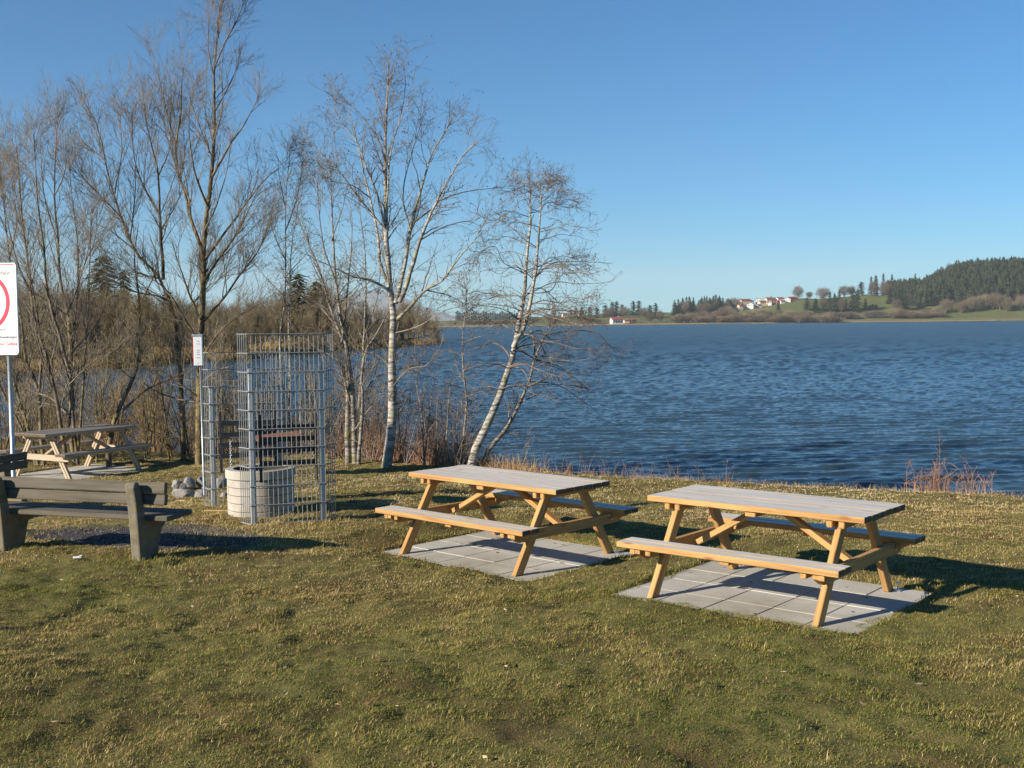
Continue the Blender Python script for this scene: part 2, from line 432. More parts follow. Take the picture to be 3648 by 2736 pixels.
# ------------------------------------------------------------------ lake
LZ = -1.05
ys = [9.]
while ys[-1] < 1690: ys.append(ys[-1] + min(30, max(.04, ys[-1] ** 2 / 3.2 / 1132 * .36)))
ys = np.array(ys); NA = 820
aa = np.linspace(-.62, .62, NA)
WX = ys[:, None] * aa[None]; WY = np.repeat(ys[:, None], NA, 1)
WZ = np.zeros_like(WX)
wr = np.random.default_rng(3)
SPC = WY ** 2 / 3.2 / 1132 * .36
for k in range(110):
    lam = .14 * (1.15 / .14) ** (wr.uniform() ** 1.1); th = wr.normal(-.08, .21 + .1 * (lam < .4)); ph = wr.uniform(0, 6.28)
    kx, ky = 2 * np.pi / lam * np.sin(th), 2 * np.pi / lam * np.cos(th)
    amp = .0042 * lam ** .95
    fp = np.clip(1.7 - 3.2 * SPC / lam, 0, 1)
    p = kx * WX + ky * WY + ph + 2.6 * fbm(WX * .22 / lam, WY * .22 / lam, 2, k)
    s_ = np.sin(p); WZ += amp * fp * (s_ + .25 * np.cos(2 * p))
# waves too short for the mesh far out: loose rows of facets
row = np.arange(len(ys))[:, None]; cor = np.maximum(2., np.minimum(.06 * ys, 6))[:, None]
rnd = vnoise(aa[None] * NA / 1.24 / cor + row * 37.3, row + 0 * WX, 5) - .5
WZ += rnd * np.clip(SPC - .05, 0, 1.1) * .34
gust = .85 + .32 * fbm(WX * .12, WY * .05, 3, 77)
WZ *= gust
ii = (np.arange(len(ys) - 1)[:, None] * NA + np.arange(NA - 1)[None]).ravel()
Qw = np.stack([ii, ii + 1, ii + NA + 1, ii + NA], 1)
V1 = np.stack([WX, WY, WZ + LZ], -1).reshape(-1, 3)
yf = ys[-1]
fx = np.array([-.62, .62]); far = [(fx[0] * yf, yf), (fx[1] * yf, yf), (1900, 1700), (-1900, 1700)]
base = len(V1)
V2 = np.array([(x, y, LZ) for x, y in far])
# side and far sheets of the same lake
V3 = np.array([(-1900, 1700, LZ), (-.62 * yf, yf, LZ), (-.62 * 9, 9, LZ), (-60, 9, LZ), (.62 * yf, yf, LZ), (1900, 1700, LZ), (60, -20, LZ), (.62 * 9, 9, LZ), (5.6, -20, LZ)])
Vw = np.vstack([V1, V2, V3]); b3 = base + 4
Qw = np.vstack([Qw, [[base, base + 1, base + 2, base + 3], [b3, b3 + 3, b3 + 2, b3 + 1], [b3 + 7, b3 + 6, b3 + 5, b3 + 4]]])
m, nt, b = new_mat('lake_water', .12, .5)
b.inputs['Base Color'].default_value = (.030, .054, .065, 1); b.inputs['IOR'].default_value = 1.33
v = coords(nt, 'Position', (1, 2.2, 1)); w1 = noise(nt, v, 6, 6, .65, .3)
bump(nt, b, w1, .4, .03)
sp_ = nd(nt, 'SeparateXYZ'); nt.links.new(nd(nt, 'NewGeometry').outputs['Position'], sp_.inputs[0])
mr = nd(nt, 'MapRange'); mr.inputs[1].default_value = 15; mr.inputs[2].default_value = 160; mr.inputs[3].default_value = .12; mr.inputs[4].default_value = .36
nt.links.new(sp_.outputs[1], mr.inputs[0]); nt.links.new(mr.outputs[0], b.inputs['Roughness'])
M['water'] = m
o = link('lake', np_mesh('lake', Vw, Qw, smooth=True), M['water']); tag(o, kind='structure')

# ------------------------------------------------------------------ far shore, hills, mountains
RS = np.array([-2500, 0, 1000, 1500, 1700, 1850, 2000, 2100, 2266, 2400, 2622, 2671, 2815, 2861, 2915, 3062, 3103, 3133, 3194, 3238, 3305, 3333, 3400, 3475, 3576, 3648, 3800, 4300, 6000.])
RE = np.array([1170, 1160, 1152, 1148, 1139, 1137, 1127, 1124, 1112, 1117, 1100, 1091, 1069, 1063, 1065, 1053, 1050, 1053, 1046, 1044, 1034, 1015, 985, 974, 969, 964, 960, 1010, 1110.])
RIDGE = 1750.
RH = CAMH + (hor(RS) - RE) / FPX * RIDGE
RA = (RS - 1824) / FPX
SHX = (np.array([-2500, 1000, 1650, 2177, 3000, 3640, 6000]) - 1824) / FPX
SHY = np.array([1250, 1250, 1320, 1440, 1500, 1520, 1540.])
def shore(a): return np.interp(a, SHX, SHY)
def far_z(x, y):
    x, y = np.asarray(x, float), np.asarray(y, float); a = x / y
    s = shore(a) + 8 * (fbm(a * 60, a * 0 + 1, 3, 8) - .5); R = np.interp(a, RA, RH)
    t = np.clip((y - s) / (RIDGE - s), -.2, 1.); u = np.clip(t, 0, 1)
    prof = .72 * u + .28 * u * u * (3 - 2 * u)
    z = np.where(t < 0, LZ + t * 12, LZ + .5 * np.clip(t * 30, 0, 1) + (R + 1) * prof)
    beyond = np.clip((y - RIDGE) / 900, 0, 1)
    return z - beyond * beyond * R * .5 + (fbm(x * .02, y * .02, 3, 4) - .5) * 3.5 * u
fa = np.linspace(-.75, .95, 420); fy = np.r_[np.arange(1215, 1560, 5.), np.arange(1560, 1800, 10), np.linspace(1800, 2700, 20)]
FX, FY = fa[None] * fy[:, None], np.repeat(fy[:, None], len(fa), 1)
FZ = far_z(FX, FY); nx = len(fa)
ii = (np.arange(len(fy) - 1)[:, None] * nx + np.arange(nx - 1)[None]).ravel()
m, nt, b = new_mat('far_meadow', .95, .1)
v = coords(nt, 'Position', (1, 1, 1)); n1 = noise(nt, v, .012, 4, .6); n2 = noise(nt, v, .09, 4, .6)
c = ramp(nt, n1, [(.35, (.10, .125, .038)), (.6, (.14, .15, .05)), (.75, (.19, .165, .08))])
c = mix(nt, .3, c, ramp(nt, n2, [(.3, (.09, .11, .03)), (.7, (.19, .17, .08))]))
zc = nd(nt, 'SeparateXYZ'); nt.links.new(nd(nt, 'NewGeometry').outputs['Position'], zc.inputs[0])
mr = nd(nt, 'MapRange'); mr.inputs[1].default_value = -.2; mr.inputs[2].default_value = 3.5
nt.links.new(zc.outputs[2], mr.inputs[0])
c = mix(nt, mr.outputs[0], (.20, .165, .10), c)
nt.links.new(c, b.inputs['Base Color']); M['meadow'] = m
o = link('far_shore', np_mesh('far_shore', np.stack([FX, FY, FZ], -1), np.stack([ii, ii + 1, ii + nx + 1, ii + nx], 1), smooth=True), m); tag(o, kind='structure')

mx = np.linspace(-10000, 3600, 420); mv = []
PR = [(-10000, 120), (-4200, 150), (-2600, 240), (-1750, 350), (-1500, 400), (-1250, 330), (-1050, 230), (-800, 130), (-450, 60), (250, 40), (3600, 30)]
px_, ph_ = zip(*PR)
for k, dy in enumerate((0, 700, 1500, 3000)):
    hgt = np.interp(mx, px_, ph_) * (0, .62, 1, 0)[k]
    hgt = hgt * (1 + .25 * (fbm(mx * .0025, mx * 0 + k * 9, 4, 13) - .5)) + (-2 if k in (0, 3) else 0)
    mv.append(np.stack([mx, np.full_like(mx, 11500 + dy), hgt], 1))
mv = np.concatenate(mv); nx = len(mx); ii = (np.arange(3)[:, None] * nx + np.arange(nx - 1)[None]).ravel()
m, nt, b = new_mat('mountain_rock', .95, .1)
v = coords(nt, 'Position'); n1 = noise(nt, v, .005, 6, .65)
c = ramp(nt, n1, [(.35, (.07, .085, .08)), (.55, (.11, .12, .11)), (.66, (.40, .42, .45))]); nt.links.new(c, b.inputs['Base Color'])
o = link('mountains', np_mesh('mountains', mv, np.stack([ii, ii + 1, ii + nx + 1, ii + nx], 1), smooth=True), m); tag(o, kind='structure')

# ------------------------------------------------------------------ wooded spit on the left
SPX = np.array([-140, -75, -48, -38, -32, -26, -19, -14, -11.2, -10.0])      # its waterline seen from here
SPY = np.array([95, 84, 80, 82, 87, 108, 150, 180, 190, 192.])
def spit_z(x, y):
    d = y - np.interp(x, SPX, SPY); d = np.minimum(d, (-9.6 - x) * 1.2 - .004 * np.maximum(y - 192, 0) * 40)
    t = np.clip((d + 4) / 24, 0, 1)
    return LZ - .35 + 1.7 * t * t * (3 - 2 * t) + .25 * (fbm(x * .2, y * .2, 3, 3) - .5)
sx_ = np.linspace(-140, -6, 130); sy_ = np.linspace(70, 320, 130); SX, SY = np.meshgrid(sx_, sy_)
SZ = spit_z(SX, SY); nx = len(sx_); ii = (np.arange(129)[:, None] * nx + np.arange(nx - 1)[None]).ravel()
m, nt, b = new_mat('spit_ground', .95, .1)
v = coords(nt, 'Position'); n1 = noise(nt, v, .8, 5, .7)
nt.links.new(ramp(nt, n1, [(.3, (.08, .055, .025)), (.7, (.22, .16, .07))]), b.inputs['Base Color'])
o = link('spit', np_mesh('spit', np.stack([SX, SY, SZ], -1), np.stack([ii, ii + 1, ii + nx + 1, ii + nx], 1), smooth=True), m); tag(o, kind='structure')
# ------------------------------------------------------------------ paving under the tables
def paving(p, nx_, ny_, x0, y0):
    mb = MB(); r = random.Random(p[0])
    for i in range(nx_):
        for j in range(ny_):
            mb.box((x0 + (i + .5) * .4, y0 + (j + .5) * .4, -.02 + r.uniform(-.002, .002)), (.393, .393, .05), .004,
                   rot=Matrix.Rotation(r.uniform(-.006, .006), 4, 'Z'))
    mb.box((x0 + nx_ * .2, y0 + ny_ * .2, -.028), (nx_ * .4 - .012, ny_ * .4 - .012, .05), .002, m=1)   # soil in the joints
    o = mb.build('paving', [M['slab'], M['lawn']]); o.location = (p[0], p[1], p[3]); o.rotation_euler = (0, 0, p[2])
    return tag(o, kind='structure')
for p in PADS: paving(p, 5, 4, -1.0, -.78)

# ------------------------------------------------------------------ picnic tables
def picnic_table(p, L, label, side, top, double=False):
    t = empty('picnic_table', (p[0], p[1], p[3] + .006), p[2], label, 'picnic table', 'timber picnic tables on the lakeside lawn')
    r = random.Random(L)
    mt = [M[side], M[top], M['end_grain']]
    fxx = L / 2 - .225
    mb = MB(); w = .782 / 6
    for i in range(6):
        mb.box((r.uniform(-.003, .003), -.391 + w * (i + .5), .7275 + r.uniform(-.0015, .0015)), (L + r.uniform(-.006, .006), w - .0065, .045), .0035, top=1, ends=2)
    mb.build('tabletop', mt, t)
    for s in (-1, 1):
        mb = MB()
        for k in (0, 1):
            mb.box((r.uniform(-.004, .004), s * (.655 + k * .118), .4215), (L, .108, .045), .004, top=1, ends=2)
        mb.build('seat', mt, t)
    for e in (-1, 1):
        x = e * fxx
        for s in (-1, 1):
            mb = MB()
            if double:
                for q in (-1, 1):
                    mb.box((x, s * .44 + q * .032, .3525), (.045, .05, .705), .004, shear=(0, -s * .43, 0), grain=2)
            else:
                mb.box((x, s * .44, .3525), (.046, .108, .705), .005, shear=(0, -s * .43, 0), grain=2)
            mb.build('leg', mt, t)
        mb = MB()                                                   # seat bearer with cut-back lower ends
        mb.prism([(-.80, .399), (-.80, .36), (-.70, .305), (.70, .305), (.80, .36), (.80, .399)], x + e * .024, x + e * .069)
        V = np.array(mb.G); mb.G = [tuple(q) for q in np.roll(V, -1, 1) + r.uniform(-9, 9)]
        mb.build('seat_bearer', mt, t, bevel=.003)
        for s in (-1, 1):
            for xx, yy in ((x - e * .046, .70), (x + e * .0915, .705)):
                mb = MB(); mb.box((xx, s * yy, .376), (.045, .20, .045), .004, grain=1); mb.build('seat_cleat', mt, t)
        for q in (-1, 1):
            mb = MB(); mb.box((x + q * .0465, 0, .677), (.045, .74, .055), .006, grain=1); mb.build('top_bearer', mt, t)
        mb = MB(); a = np.array((e * .09, 0, .675)); b_ = np.array((x - e * .03, 0, .34)); d = b_ - a; ln = np.linalg.norm(d)
        rot = Matrix.Rotation(-math.atan2(d[2], d[0]), 4, 'Y')
        mb.box((a + b_) / 2, (ln, .075, .045), .004, rot=rot); mb.build('brace', mt, t)
        for s in (-1, 1):
            for yy, zz in ((.60, .345), (.56, .385)):
                mb = MB(); mb.tube([(x + e * .068, s * yy, zz), (x + e * .078, s * yy, zz)], .011, 6); mb.build('bolt', M['bolt'], t)
    mb = MB(); mb.box((0, 0, .683), (.09, .72, .043), .006, grain=1)
    mb.build('middle_batten', mt, t)
    for s in (-1, 1):
        mb = MB(); mb.box((.02, s * .70, .383), (.075, .2, .03), .004, grain=1); mb.build('seat_batten', mt, t)
    mb = MB(); x, y = fxx + .06, .70
    mb.box((x, y, .003), (.05, .05, .006), .001); mb.tube([(x, y, 0), (x, y, .075)], .008, 6); mb.tube([(x, y, .055), (x, y, .068)], .016, 6)
    mb.build('ground_anchor', M['bolt'], t)
    return t
picnic_table(PADS[0], 1.82, 'honey coloured picnic table nearest the camera, front right, with six weathered top boards', 'timber', 'timber_top')
picnic_table(PADS[1], 1.95, 'honey coloured picnic table between the wire cage and the nearest table', 'timber', 'timber_top')
picnic_table(PADS[2], 1.90, 'dark topped picnic table with pale legs behind the mossy bench', 'old_timber', 'old_timber_top', True)

# ------------------------------------------------------------------ wire mesh panels round the fire pit
def mesh_panel(A, B, top, rows, wing, post_h, label, wl=(-.13, .16), wr_=(.06, .18)):
    A, B = np.array(A, float), np.array(B, float)
    z1 = top; step = .2; z0 = z1 - rows * step
    t = empty('wire_mesh_panel', (A[0], A[1], z0), 0, label, 'mesh panel', 'bent wire mesh panels round the fire pit')
    path = np.array([wl, (0, 0), B - A, (B - A) + np.array(wr_)])
    seg = np.linalg.norm(np.diff(path, axis=0), axis=1)
    mb = MB()
    def at(s):
        for i in range(3):
            if s <= seg[i] or i == 2: return path[i] + (path[i + 1] - path[i]) * min(s / seg[i], 1), (path[i + 1] - path[i]) / seg[i]
            s -= seg[i]
    tot = seg.sum(); n = int(tot / .05)
    for k in range(n + 1):
        q, d = at(min(.004 + k * (tot - .008) / n, tot))
        mb.tube([(q[0], q[1], -.12), (q[0], q[1], rows * step + .004)], .0042, 5)
    for k in range(rows + 1):
        z = k * step
        for off in ((-.0095, .0095)):
            pl = []
            for i in range(4):
                dd = (path[min(i + 1, 3)] - path[max(i - 1, 0)]); dd = dd / np.linalg.norm(dd); nn = np.array((-dd[1], dd[0]))
                pl.append((path[i][0] + nn[0] * off, path[i][1] + nn[1] * off, z))
            # bend without thinning: extra points beside each corner
            pts = [pl[0]]
            for i in (1, 2):
                p0, p1, p2 = np.array(pl[i - 1]), np.array(pl[i]), np.array(pl[i + 1])
                pts += [tuple(p1 + (p0 - p1) / np.linalg.norm(p0 - p1) * .012), tuple(p1 + (p2 - p1) / np.linalg.norm(p2 - p1) * .012)]
            pts.append(pl[3])
            mb.tube(pts, .0049, 5)
    mb.build('wire_mesh', M['wire'], t)
    d = (B - A) / np.linalg.norm(B - A); n_ = np.array((-d[1], d[0])); yaw = math.atan2(d[1], d[0])
    for P, sgn in ((np.zeros(2), 1), (B - A, -1)):
        c = P + d * sgn * .042 + n_ * .046
        mb = MB(); rr = Matrix.Rotation(yaw, 4, 'Z')
        mb.box((c[0], c[1], post_h / 2 - .06), (.06, .06, post_h + .12), .004, rot=rr)
        mb.box((c[0], c[1], post_h + .003), (.062, .062, .008), .002, rot=rr)
        mb.build('post', M['zinc'], t)
    return t, d, n_
def rack(t, A, B, n_, d, z0, zs, back):
    """four steel angle rails on two flat uprights that carry the grill"""
    L = np.linalg.norm(np.array(B) - np.array(A)); yaw = math.atan2(d[1], d[0]); rr = Matrix.Rotation(yaw, 4, 'Z')
    mb = MB()
    def put(u, w, z, size): 
        c = d * u + n_ * w; mb.box((c[0], c[1], z - z0), size, .002, rot=rr)
    for u in (.13, L - .10):
        put(u, back, (zs[0] + zs[-1]) / 2 - .03, (.03, .006, zs[0] - zs[-1] + .34))
    for z in zs:
        put(L / 2 + .015, back + .010, z, (L - .22, .006, .05)); put(L / 2 + .015, back + .0415, z - .024, (L - .22, .057, .006))
    mb.build('grill_rail', M['dark_steel'], t)
FA, FB = (-2.768, 11.816), (-1.992, 12.051)
t, d, n_ = mesh_panel(FA, FB, 2.075, 10, .2, 1.63, 'tall galvanised wire mesh panel in front of the concrete fire pit')
rack(t, FA, FB, n_, d, .075, (1.08, .955, .835, .70), .09)
BA = aty(737, 1256, 13.187)[:2]; BB = aty(1004, 1247, 13.187 * 1.018)[:2]
t2, d2, n2_ = mesh_panel(BA, BB, 1.855, 10, .2, 1.60, 'shorter looking wire mesh panel behind the fire pit beside the small white sign', wl=(-.13, .16), wr_=(.02, .19))
rack(t2, BA, BB, -n2_, d2, -.145, (1.03, .90, .78, .655), .09)
# rusty grill and chain
mb = MB(); gc = np.array((-2.62, 12.62)); ga = math.atan2(d[1], d[0]); rr = Matrix.Rotation(ga, 4, 'Z')
mb.box((0, 0, 0), (.50, .60, .008), .002, rot=rr)
for s in (-1, 1):
    mb.tube([tuple(rr @ Vector((s * .2, -.33, .0))), tuple(rr @ Vector((s * .2, -.41, .0))), tuple(rr @ Vector((s * .2, -.41, .03)))], .007, 6)
o = mb.build('grill_plate', M['rust']); o.location = (gc[0], gc[1], .925); o.rotation_euler = (math.radians(2), math.radians(-4), 0)
tag(o, 'rusty steel grill plate lying above the concrete pit between the mesh panels', 'grill plate')
mb = MB(); q = aty(820, 1572, 13.0)
for k in range(14):
    z = -k * .026; a = (k % 2) * math.pi / 2 + .3
    ring = [(.010 * math.cos(u) * math.cos(a), .010 * math.cos(u) * math.sin(a), z + .018 * math.sin(u)) for u in np.linspace(0, 2 * math.pi, 9)]
    mb.tube(ring, .0035, 4, caps=False)
o = mb.build('chain', M['zinc']); o.location = q; tag(o, 'short steel chain hanging from the rear grill rail over the pit', 'chain')

# ------------------------------------------------------------------ concrete fire pit
pit = empty('fire_pit', (-2.83, 12.63, 0.0), 0, 'round concrete fire pit of stacked rings inside the wire mesh panels', 'fire pit')
def annulus(mb, r0, r1, z0, z1, n, a0=0, a1=2 * math.pi, ch=.006, m=0, m_in=None, wob=None):
    full = abs(a1 - a0 - 2 * math.pi) < 1e-6; k = n if full else n + 1; V = []; F = []; MI = []
    prof = [(r1 - ch, z0), (r1, z0 + ch), (r1, z1 - ch), (r1 - ch, z1), (r0 + ch, z1), (r0, z1 - ch), (r0, z0)]
    for i in range(k):
        a = a0 + (a1 - a0) * i / n
        for r_, z in prof: V.append((r_ * math.cos(a), r_ * math.sin(a), z))
    P = len(prof)
    for i in range(n):
        j = (i + 1) % k
        for q in range(P):
            F.append((i * P + q, j * P + q, j * P + (q + 1) % P, i * P + (q + 1) % P)); MI.append(m_in if (m_in is not None and q in (5, 6)) else m)
    if not full:
        F.append(tuple(range(P))); F.append(tuple(range((k - 1) * P, k * P))[::-1]); MI += [m, m]
    mb.add(V, F, MI)
mats = [M['ring'], M['soot']]
mb = MB(); annulus(mb, .295, .385, .475, .575, 64, m_in=1); mb.build('rim', mats, pit)
for c in range(6):
    mb = MB(); z1 = .467 - c * .0865; off = random.uniform(0, 1)
    for k in range(8):
        a0 = (k + off) * 2 * math.pi / 8; rj = random.uniform(-.003, .003)
        annulus(mb, .29, .368 + rj, z1 - .0815, z1, 9, a0 + .0016, a0 + 2 * math.pi / 8 - .0016, m_in=1, ch=.0045)
    mb.build('ring_course', mats, pit)
mb = MB(); mb.tube([(0, 0, .0), (0, 0, .12)], .285, 24); mb.build('ash_bed', M['soot'], pit)

# ------------------------------------------------------------------ benches
def bench(loc, yaw, legs, x0, x1, label, zt, zs, lw=.115):
    """local x along the bench, +y is the sitting side, z=0 at the ground"""
    t = empty('bench', loc, yaw, label, 'bench', 'old benches beside the fire pit')
    for x in legs:
        mb = MB()
        prof = [(-.06, -.1), (-.085, .25), (-.11, .5), (-.135, zt - .04), (-.12, zt), (-.07, zt + .005), (-.035, zt - .04), (.0, .5), (.03, zs - .04), (.36, zs - .05),
                (.37, zs - .08), (.26, zs - .16), (.17, -.1)]
        mb.prism(prof, x - lw / 2, x + lw / 2); mb.build('concrete_leg', M['leg_conc'], t, bevel=.014)
    tilt = Matrix.Rotation(math.radians(-9), 4, 'X')
    for k in (0, 1):
        mb = MB(); zc = zt - .055 - k * .106
        mb.box(((x0 + x1) / 2, .035 + (zt - zc) * .12 - .03, zc), (x1 - x0 - (.02 if k else 0), .045, .100), .008, rot=tilt); mb.build('back_board', M['bench_wood'], t)
    for k in (0, 1):
        mb = MB(); mb.box(((x0 + x1) / 2 - .02 * k, .115 + k * .215, zs - .022), (x1 - x0, .205, .045), .007); mb.build('seat_board', M['bench_wood'], t)
    return t
BY = math.atan2(10.83 - 11.32, -3.60 + 5.13)
b1 = bench((-4.365 * .925, 11.075 * .925, .111), BY, (-.74, .74), -1.16, 1.02, 'mossy plank bench on concrete legs seen from behind at the gravel', .68, .37, .098)
b2 = bench((-6.36 - .31 * .9, 14.2 - .95 * .9, -.215), math.radians(252), (-.9, .75), -1.21, 1.15, 'dark bench standing end on at the left edge behind the mossy bench', .80, .44)

# ------------------------------------------------------------------ stones by the pit
def rock(sx0, sx1, sy0, sy1, Y, label, seed):
    r = np.random.default_rng(seed)
    bm = __import__('bmesh').new(); bmesh = __import__('bmesh')
    bmesh.ops.create_icosphere(bm, subdivisions=3, radius=1)
    pl = [(lambda n: n / np.linalg.norm(n))(r.normal(size=3)) for _ in range(13)]; pd = r.uniform(.42, .82, 13)
    w = (sx1 - sx0) / FPX * Y / 2 * 1.22; h = (sy1 - sy0) / FPX * Y * 1.15
    for v_ in bm.verts:
        p = np.array(v_.co)
        for n, dd in zip(pl, pd):
            e = p @ n - dd
            if e > 0: p = p - n * e * .9
        p *= 1 + .09 * (fbm(np.array(p[0] * 2 + 9), np.array(p[1] * 2 + p[2] * 2), 3, seed) - .5)
        v_.co = (p[0] * w * 1.08, p[1] * w * .95, p[2] * h * .62)
    me = bpy.data.meshes.new('stone'); bm.to_mesh(me); bm.free(); me.polygons.foreach_set('use_smooth', [False] * len(me.polygons))
    o = link('stone', me, M['rock']); c = aty((sx0 + sx1) / 2, (sy0 + sy1) / 2 + 2, Y); o.location = c; o.rotation_euler = (0, 0, r.uniform(0, 6))
    tag(o, label, 'stone', 'field stones beside the fire pit'); return o
for k, a in enumerate([(608, 650, 1704, 1745, 15.5, 'pale stone at the end of the bench back, rear left of the heap'),
        (650, 700, 1704, 1742, 15.4, 'pale slanting stone at the rear middle of the heap'),
        (694, 740, 1699, 1740, 15.5, 'dull brown stone at the rear right of the heap'),
        (622, 697, 1735, 1790, 14.6, 'largest angular stone at the front left of the heap'),
        (692, 738, 1747, 1790, 14.5, 'rounded grey stone at the front right of the heap beside the mesh post'),
        (767, 812, 1701, 1742, 15.2, 'sunlit stone seen through the mesh left of the concrete pit'),
        (640, 668, 1722, 1752, 15.0, 'dark small stone in the middle of the heap behind the largest one'),
        (722, 752, 1728, 1756, 15.0, 'flat stone half hidden behind the rear mesh post'),
        (780, 812, 1752, 1788, 14.3, 'small low stone touching the left foot of the concrete pit')]):
    rock(*a, seed=40 + k)

# ------------------------------------------------------------------ signs
def text_mesh(name, s, size, mat, parent, loc, align='RIGHT', ext=.0006):
    cu = bpy.data.curves.new(name, 'FONT'); cu.body = s; cu.size = size; cu.align_x = align; cu.extrude = ext; cu.resolution_u = 3
    tmp = bpy.data.objects.new(name, cu); COL.objects.link(tmp); bpy.context.view_layer.update()
    me = bpy.data.meshes.new_from_object(tmp.evaluated_get(bpy.context.evaluated_depsgraph_get()))
    bpy.data.objects.remove(tmp); me.materials.clear()
    o = link(name, me, mat, parent); o.location = loc; o.rotation_euler = (math.pi / 2, 0, 0); return o
def rrect(w, h, r, n=5):
    P = []
    for cx_, cy_, a0 in ((w / 2 - r, h / 2 - r, 0), (-w / 2 + r, h / 2 - r, 90), (-w / 2 + r, -h / 2 + r, 180), (w / 2 - r, -h / 2 + r, 270)):
        for k in range(n + 1):
            a = math.radians(a0 + 90 * k / n); P.append((cx_ + r * math.cos(a), cy_ + r * math.sin(a)))
    return P
SY_ = 15.0
pr_t, pr_b = aty(53, 936, SY_), aty(67, 1264, SY_)
ph = pr_t[2] - pr_b[2]; pw = .98; syaw = math.radians(-14)
sg = empty('warning_sign', (pr_b[0] + .012 - pw / 2 * math.cos(syaw), SY_ - pw / 2 * math.sin(syaw), -.25), syaw,
           'large white warning sign with a red ring, cut by the left edge of the view', 'warning sign')
zc = (pr_t[2] + pr_b[2]) / 2 + .25
def frame(mb, w, h, r, bw, y0, y1, zc):
    a, b_ = rrect(w, h, r), rrect(w - 2 * bw, h - 2 * bw, max(r - bw, .002)); n = len(a); V = []
    for y in (y0, y1):
        for q in (a, b_): V += [(x, y, z + zc) for x, z in q]
    F = []
    for i in range(n):
        j = (i + 1) % n
        F += [(i, j, n + j, n + i), (2 * n + i, 3 * n + i, 3 * n + j, 2 * n + j), (i, 2 * n + i, 2 * n + j, j), (n + i, n + j, 3 * n + j, 3 * n + i)]
    mb.add(V, F)
mb = MB(); P = rrect(pw, ph, .045); n = len(P)
V = [(x, y, z + zc) for y in (-.012, .004) for x, z in P]
mb.add(V, [tuple(range(n)), tuple(range(n, 2 * n))[::-1]] + [(i, n + i, n + (i + 1) % n, (i + 1) % n) for i in range(n)]); mb.build('sign_panel', M['white'], sg)
mb = MB(); frame(mb, pw, ph, .045, .016, -.020, -.0125, zc); mb.build('raised_rim', M['white'], sg)
mb = MB(); frame(mb, pw - .040, ph - .040, .03, .008, -.0145, -.0125, zc); mb.build('border_line', M['red'], sg)
pxm = SY_ / FPX
mb = MB(); rc = 105 * pxm; czr = zc + ph / 2 - (1073 - 936) * pxm; cxr = pw / 2 - (58 - 26.6) * pxm - rc
V, F = [], []
for k in range(64):
    a = 2 * math.pi * k / 64
    for r_ in (rc, rc * .86):
        for y in (-.0150, -.0126): V.append((cxr + r_ * math.cos(a), y, czr + r_ * math.sin(a)))
for k in range(64):
    j = (k + 1) % 64
    F += [(k * 4, j * 4, j * 4 + 2, k * 4 + 2), (k * 4 + 1, k * 4 + 3, j * 4 + 3, j * 4 + 1), (k * 4, k * 4 + 1, j * 4 + 1, j * 4), (k * 4 + 2, j * 4 + 2, j * 4 + 3, k * 4 + 3)]
mb.add(V, F); mb.build('red_ring', M['red'], sg)
def sline(s, sx_right, sy_base, cap, mat):
    text_mesh('lettering', s, cap * pxm / .69, mat, sg, (pw / 2 - (60 - sx_right) * pxm, -.0142, zc + ph / 2 - (sy_base - 936) * pxm))
sline('Lebensgefahr', 36, 978, 17, M['greyprint'])
sline('durch', 8, 1176, 9, M['greyprint'])
sline('Wasserstandsschwankungen', 54, 1203, 9.5, M['black'])
sline('Betreten auf eigene Gefahr', 55, 1229, 12.5, M['red'])
mb = MB()
for k in range(2): mb.box((pw / 2 - .055 - k * .004, -.0132, zc - ph / 2 + .075 - k * .025), (.075 + k * .01, .001, .006), .0002)
mb.build('small_print', M['greyprint'], sg)
for x in (pw / 2 - 50 * pxm, -pw / 2 + 50 * pxm):
    mb = MB(); mb.tube([(x, .036, -.3), (x, .036, zc + ph / 2 - .02)], .03, 12); mb.build('pole', M['zinc'], sg, smooth=True)
for z in (zc - .35, zc + .35):
    mb = MB(); mb.box((0, .007, z), (pw - .1, .006, .03), .001); mb.build('clamp_rail', M['zinc'], sg)

ib = aty(709, 1302, 13.05); it = aty(706, 1198, 13.05); iw, ih = 29 / FPX * 13.05, it[2] - ib[2]
sg2 = empty('notice_sign', (ib[0] - .004, 13.05, 0), math.radians(8), 'small upright white notice with a red side and grey cap, above the rear mesh panel', 'notice sign')
mb = MB(); mb.box((0, 0, ib[2] + ih / 2), (iw, .07, ih), .003); mb.build('notice_board', M['white'], sg2)
mb = MB(); mb.box((-iw / 2 - .004, .008, ib[2] + ih / 2 - .004), (.006, .075, ih - .02), .002); mb.build('red_side', M['red'], sg2)
mb = MB(); mb.box((-.002, 0, it[2] + .012), (iw + .022, .085, .024), .004); mb.build('cap', M['zinc'], sg2)
for fz, ws in ((.83, .3), (.74, .36), (.52, .32), (.46, .36), (.38, .36), (.27, .4), (.08, .1)):
    mb = MB(); mb.box((.004, -.0358, ib[2] + ih * fz), (iw * ws, .0012, .006), .0002); mb.build('print_line', M['greyprint'], sg2)
mb = MB(); mb.tube([(.020, .05, .2), (.012, .05, it[2] - .05)], .012, 8); mb.build('pole', M['zinc'], sg2, smooth=True)

